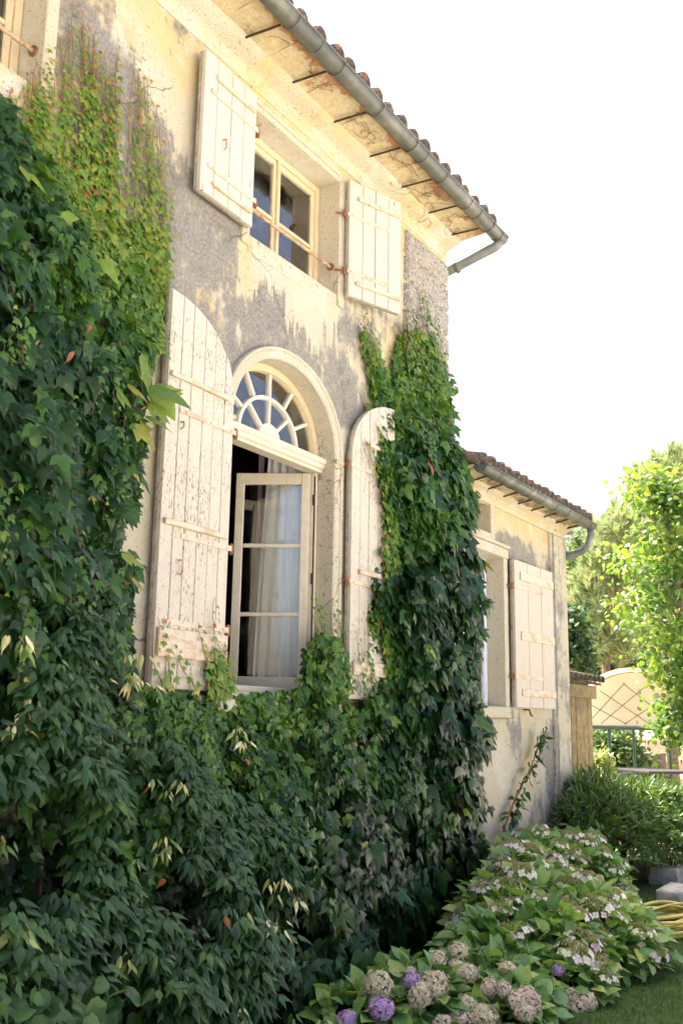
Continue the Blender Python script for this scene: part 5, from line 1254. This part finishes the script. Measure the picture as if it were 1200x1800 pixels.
# ------------------------------------------------------------------ trees
def branchy(root, base, top, r0, tips, name='trunk', mat=None, limbs='limb'):
    base, top = Vector(base), Vector(top); mid = base.lerp(top, .5) + Vector((random.gauss(0, .1), random.gauss(0, .1), 0))
    m = MB(); m.tube([base, base.lerp(mid, .5), mid, mid.lerp(top, .5), top], [r0, r0 * .8, r0 * .62, r0 * .4, r0 * .12], 9); m.build(name, mat or M['bark'], root, True)
    for t in tips:
        t = Vector(t); f = min(.92, max(.18, (t.z - base.z) / max(.1, top.z - base.z) - .12)); s_ = base.lerp(mid, f * 2) if f < .5 else mid.lerp(top, f * 2 - 1)
        m = MB(); m.tube([s_, s_.lerp(t, .5) + Vector((random.gauss(0, .06), random.gauss(0, .06), .08)), t], [r0 * .32 * (1.1 - f), r0 * .2 * (1.1 - f), .006], 6); m.build(limbs, mat or M['bark'], root, True)
def crown(root, key, tp, mat, clumps, per, size, tint, tn, cs, npart=300, up_=.3, wid=None, sun=.0):
    PP = []; TI = []; NN = []
    for c in clumps:
        k = max(3, int(per * random.uniform(.6, 1.3))); q = rng.normal(0, cs * random.uniform(.7, 1.25), (k, 3)) * np.array([1, 1, .7]); PP.append(np.array(c) + q); TI.append(np.full(k, tint + random.gauss(0, tn))); NN.append(unit(q + 1e-6))
    P = np.concatenate(PP); T = np.concatenate(TI); Nn = np.concatenate(NN); n = len(P)
    foliage(root, key, tp, mat, P, frames(Nn * .6 + np.array([0, 0, .8]) + rv(n, .5), Nn * .6 + np.array([0, 0, -up_]) + rv(n, .7)), size * rng.uniform(.65, 1.25, n), np.clip(T + rng.normal(0, .10, n), 0, 1), None, npart, wid=np.full(n, wid) if wid else None, bulk='crown')
# lime tree on the right
lt = bp(1262, 1300, 13.2); gl_ = ground_h(np.array(lt.x), 0).item()
lime = empty('lime_tree', (lt.x, lt.y, gl_), 'sunlit lime tree with round yellow-green leaves at the right edge', 'tree')
outline = [(1132, 850, 1170), (1112, 900, 1215), (1110, 940, 1230), (1092, 985, 1250), (1120, 1030, 1250), (1092, 1070, 1250), (1125, 1110, 1260), (1128, 1160, 1260), (1160, 1195, 1260), (1175, 1240, 1260), (1180, 1280, 1260)]
cl = []
for k in range(230):
    y = random.uniform(846, 1300); xl = np.interp(y, [o_[1] for o_ in outline], [o_[0] for o_ in outline]); xr = np.interp(y, [o_[1] for o_ in outline], [o_[2] for o_ in outline])
    x = xl + (xr - xl) * random.random() ** .8; hw = (xr - xl) / 2 * 13.2 / F; dd = random.uniform(-1, 1) * min(1.3, hw * 1.2) * .8
    if mnoise.noise(Vector((x * .018, y * .018, dd * .5))) < -.10: continue
    cl.append(tuple(bp(x, y, 13.2 + dd)))
top = bp(1158, 845, 13.2)
branchy(lime, (lt.x, lt.y, gl_), (top.x, top.y, top.z), .09, random.sample(cl, 34))
crown(lime, 'round', ROUND, M['lime'], cl, 62, .062, .36, .18, .17)
# pines and broadleaf trees behind
def needle_tree(name, label, px_, dist, pyb, clumps_px, tuft, nl, tint, depth, group):
    b0 = bp(px_, 1290, dist); gz_ = ground_h(np.array(b0.x), 0).item(); t = empty(name, (b0.x, b0.y, gz_), label, 'tree', group)
    C = []
    for (x, y, rx, ry, n) in clumps_px:
        for k in range(n):
            a = random.random() * 6.28; q = math.sqrt(random.random()); C.append(tuple(bp(x + rx * q * math.cos(a), y + ry * q * math.sin(a), dist + random.uniform(-1, 1) * depth)))
    zt_ = max(c[2] for c in C); tp_ = max(C, key=lambda c: c[2])
    branchy(t, (b0.x, b0.y, gz_), (b0.x * .5 + tp_[0] * .5, b0.y * .5 + tp_[1] * .5, zt_ - .3), .16, random.sample(C, min(len(C), 26)))
    P, TT, TI = [], [], []
    for c in C:
        k = tuft; ax_ = unit(rng.normal(0, .45, 3) + np.array([0, 0, 1.])); st_q = np.array(c); L = random.uniform(.25, .5); s_ = rng.random(k)
        P.append(st_q + ax_ * (s_ * L)[:, None]); TT.append(unit(rng.normal(0, 1, (k, 3))) * .8 + ax_ * 1.0); TI.append(np.full(k, tint + random.gauss(0, .12)))
    P, TT, TI = np.concatenate(P), np.concatenate(TT), np.concatenate(TI); n = len(P)
    o = mass('crown', NEEDLE, P, frames(rv(n), TT), rng.uniform(.7, 1.2, n) * nl, np.clip(TI + rng.normal(0, .08, n), 0, 1), M['needle'], t, np.full(n, 2.2), False); o['kind'] = 'stuff'
needle_tree('pine_tree', 'tall pale green pine rising highest behind the lime tree', 1180, 27, 1290, [(1150, 880, 45, 60, 90), (1185, 850, 35, 60, 80), (1120, 930, 35, 50, 70), (1160, 960, 60, 60, 120), (1180, 1050, 50, 80, 110)], 70, .26, .45, 1.4, 'pines behind the garden')
needle_tree('pine_tree', 'shorter pine with brownish inner twigs beside the wing gutter', 1070, 25, 1290, [(1090, 935, 30, 25, 60), (1065, 960, 30, 30, 60), (1060, 1020, 45, 40, 110), (1050, 1080, 50, 40, 110), (1080, 1140, 45, 40, 100), (1100, 1000, 30, 50, 60)], 70, .24, .55, 1.2, 'pines behind the garden')
def broad_tree(name, label, px_, dist, clumps_px, per, size, tint, cs, group, depth=1.2, npart=120, key='simple', tp=SIMPLE, cat='tree', r0=.12):
    b0 = bp(px_, 1290, dist); gz_ = ground_h(np.array(b0.x), 0).item(); t = empty(name, (b0.x, b0.y, gz_), label, cat, group); C = []
    for (x, y, rx, ry, n) in clumps_px:
        for k in range(n):
            a = random.random() * 6.28; q = math.sqrt(random.random()); C.append(tuple(bp(x + rx * q * math.cos(a), y + ry * q * math.sin(a), dist + random.uniform(-1, 1) * depth)))
    zt_ = max(c[2] for c in C); branchy(t, (b0.x, b0.y, gz_), (b0.x, b0.y, zt_ - .2), r0, random.sample(C, min(len(C), 20)))
    crown(t, key + name, tp, M['bgleaf'], C, per, size, tint, .14, cs, npart)
broad_tree('slender_tree', 'airy bluish green tree showing just behind the downpipe of the wing', 1010, 38, [(1030, 960, 25, 30, 40), (1005, 1000, 25, 40, 40), (1040, 1010, 20, 50, 40), (1000, 1080, 25, 60, 60)], 34, .17, .42, .28, 'broadleaf trees behind the garden')
broad_tree('leafy_tree', 'light green bushy tree between the wing corner and the pines', 1010, 30, [(1005, 1060, 25, 40, 50), (1020, 1110, 35, 40, 60), (1000, 1150, 25, 40, 50), (1050, 1150, 50, 35, 60)], 36, .14, .55, .24, 'broadleaf trees behind the garden')
broad_tree('dark_shrub', 'dense dark shrub right against the corner of the wing', 1002, 22, [(1000, 1110, 16, 40, 50), (1005, 1160, 22, 30, 50)], 44, .12, .12, .16, None, .6, cat='shrub', r0=.05)
broad_tree('dark_shrub', 'dark rounded shrub behind the gazebo canopy', 1070, 29, [(1060, 1165, 40, 22, 70), (1095, 1180, 40, 18, 60), (1030, 1180, 25, 15, 40)], 40, .13, .14, .2, None, .8, cat='shrub', r0=.05)
broad_tree('garden_shrub', 'leafy shrub growing under the gazebo roof behind its railing', 1075, 24.6, [(1060, 1320, 25, 35, 60), (1085, 1330, 30, 45, 80), (1045, 1350, 20, 40, 50), (1100, 1345, 20, 35, 40)], 40, .12, .45, .16, None, .7, cat='shrub', r0=.04)
broad_tree('pale_shrub', 'pale yellow-green shrub beside the plank shed', 1052, 17.5, [(1052, 1345, 8, 22, 22), (1050, 1370, 12, 15, 16)], 30, .10, .85, .10, None, .3, cat='shrub', r0=.03)
broad_tree('dry_bush', 'pale olive bush on the bank above the gazebo', 1125, 34, [(1110, 1150, 50, 35, 60), (1150, 1130, 50, 40, 60), (1180, 1170, 40, 30, 40)], 30, .15, .85, .28, None, 1.0, cat='bush', r0=.06)
# wooded bank far behind, closing the view
n = 9000; xx = rng.uniform(52, 64, n); yy = rng.uniform(4, 26, n); hh = 3.0 + 2.6 * np.array([mnoise.noise(Vector((x * .2, y * .35, 2))) for x, y in zip(xx, yy)])
P = np.stack([xx, yy, ground_h(xx, yy) + rng.random(n) * hh], -1)
o = mass('far_wood', SIMPLE, P, frames(rv(n) + np.array([0, 0, .6]), rv(n)), rng.uniform(.3, .6, n), np.clip(rng.normal(.5, .2, n), 0, 1), M['bgleaf'], None); tag(o, 'blurred green wood on the bank far behind', 'wood', kind='stuff')
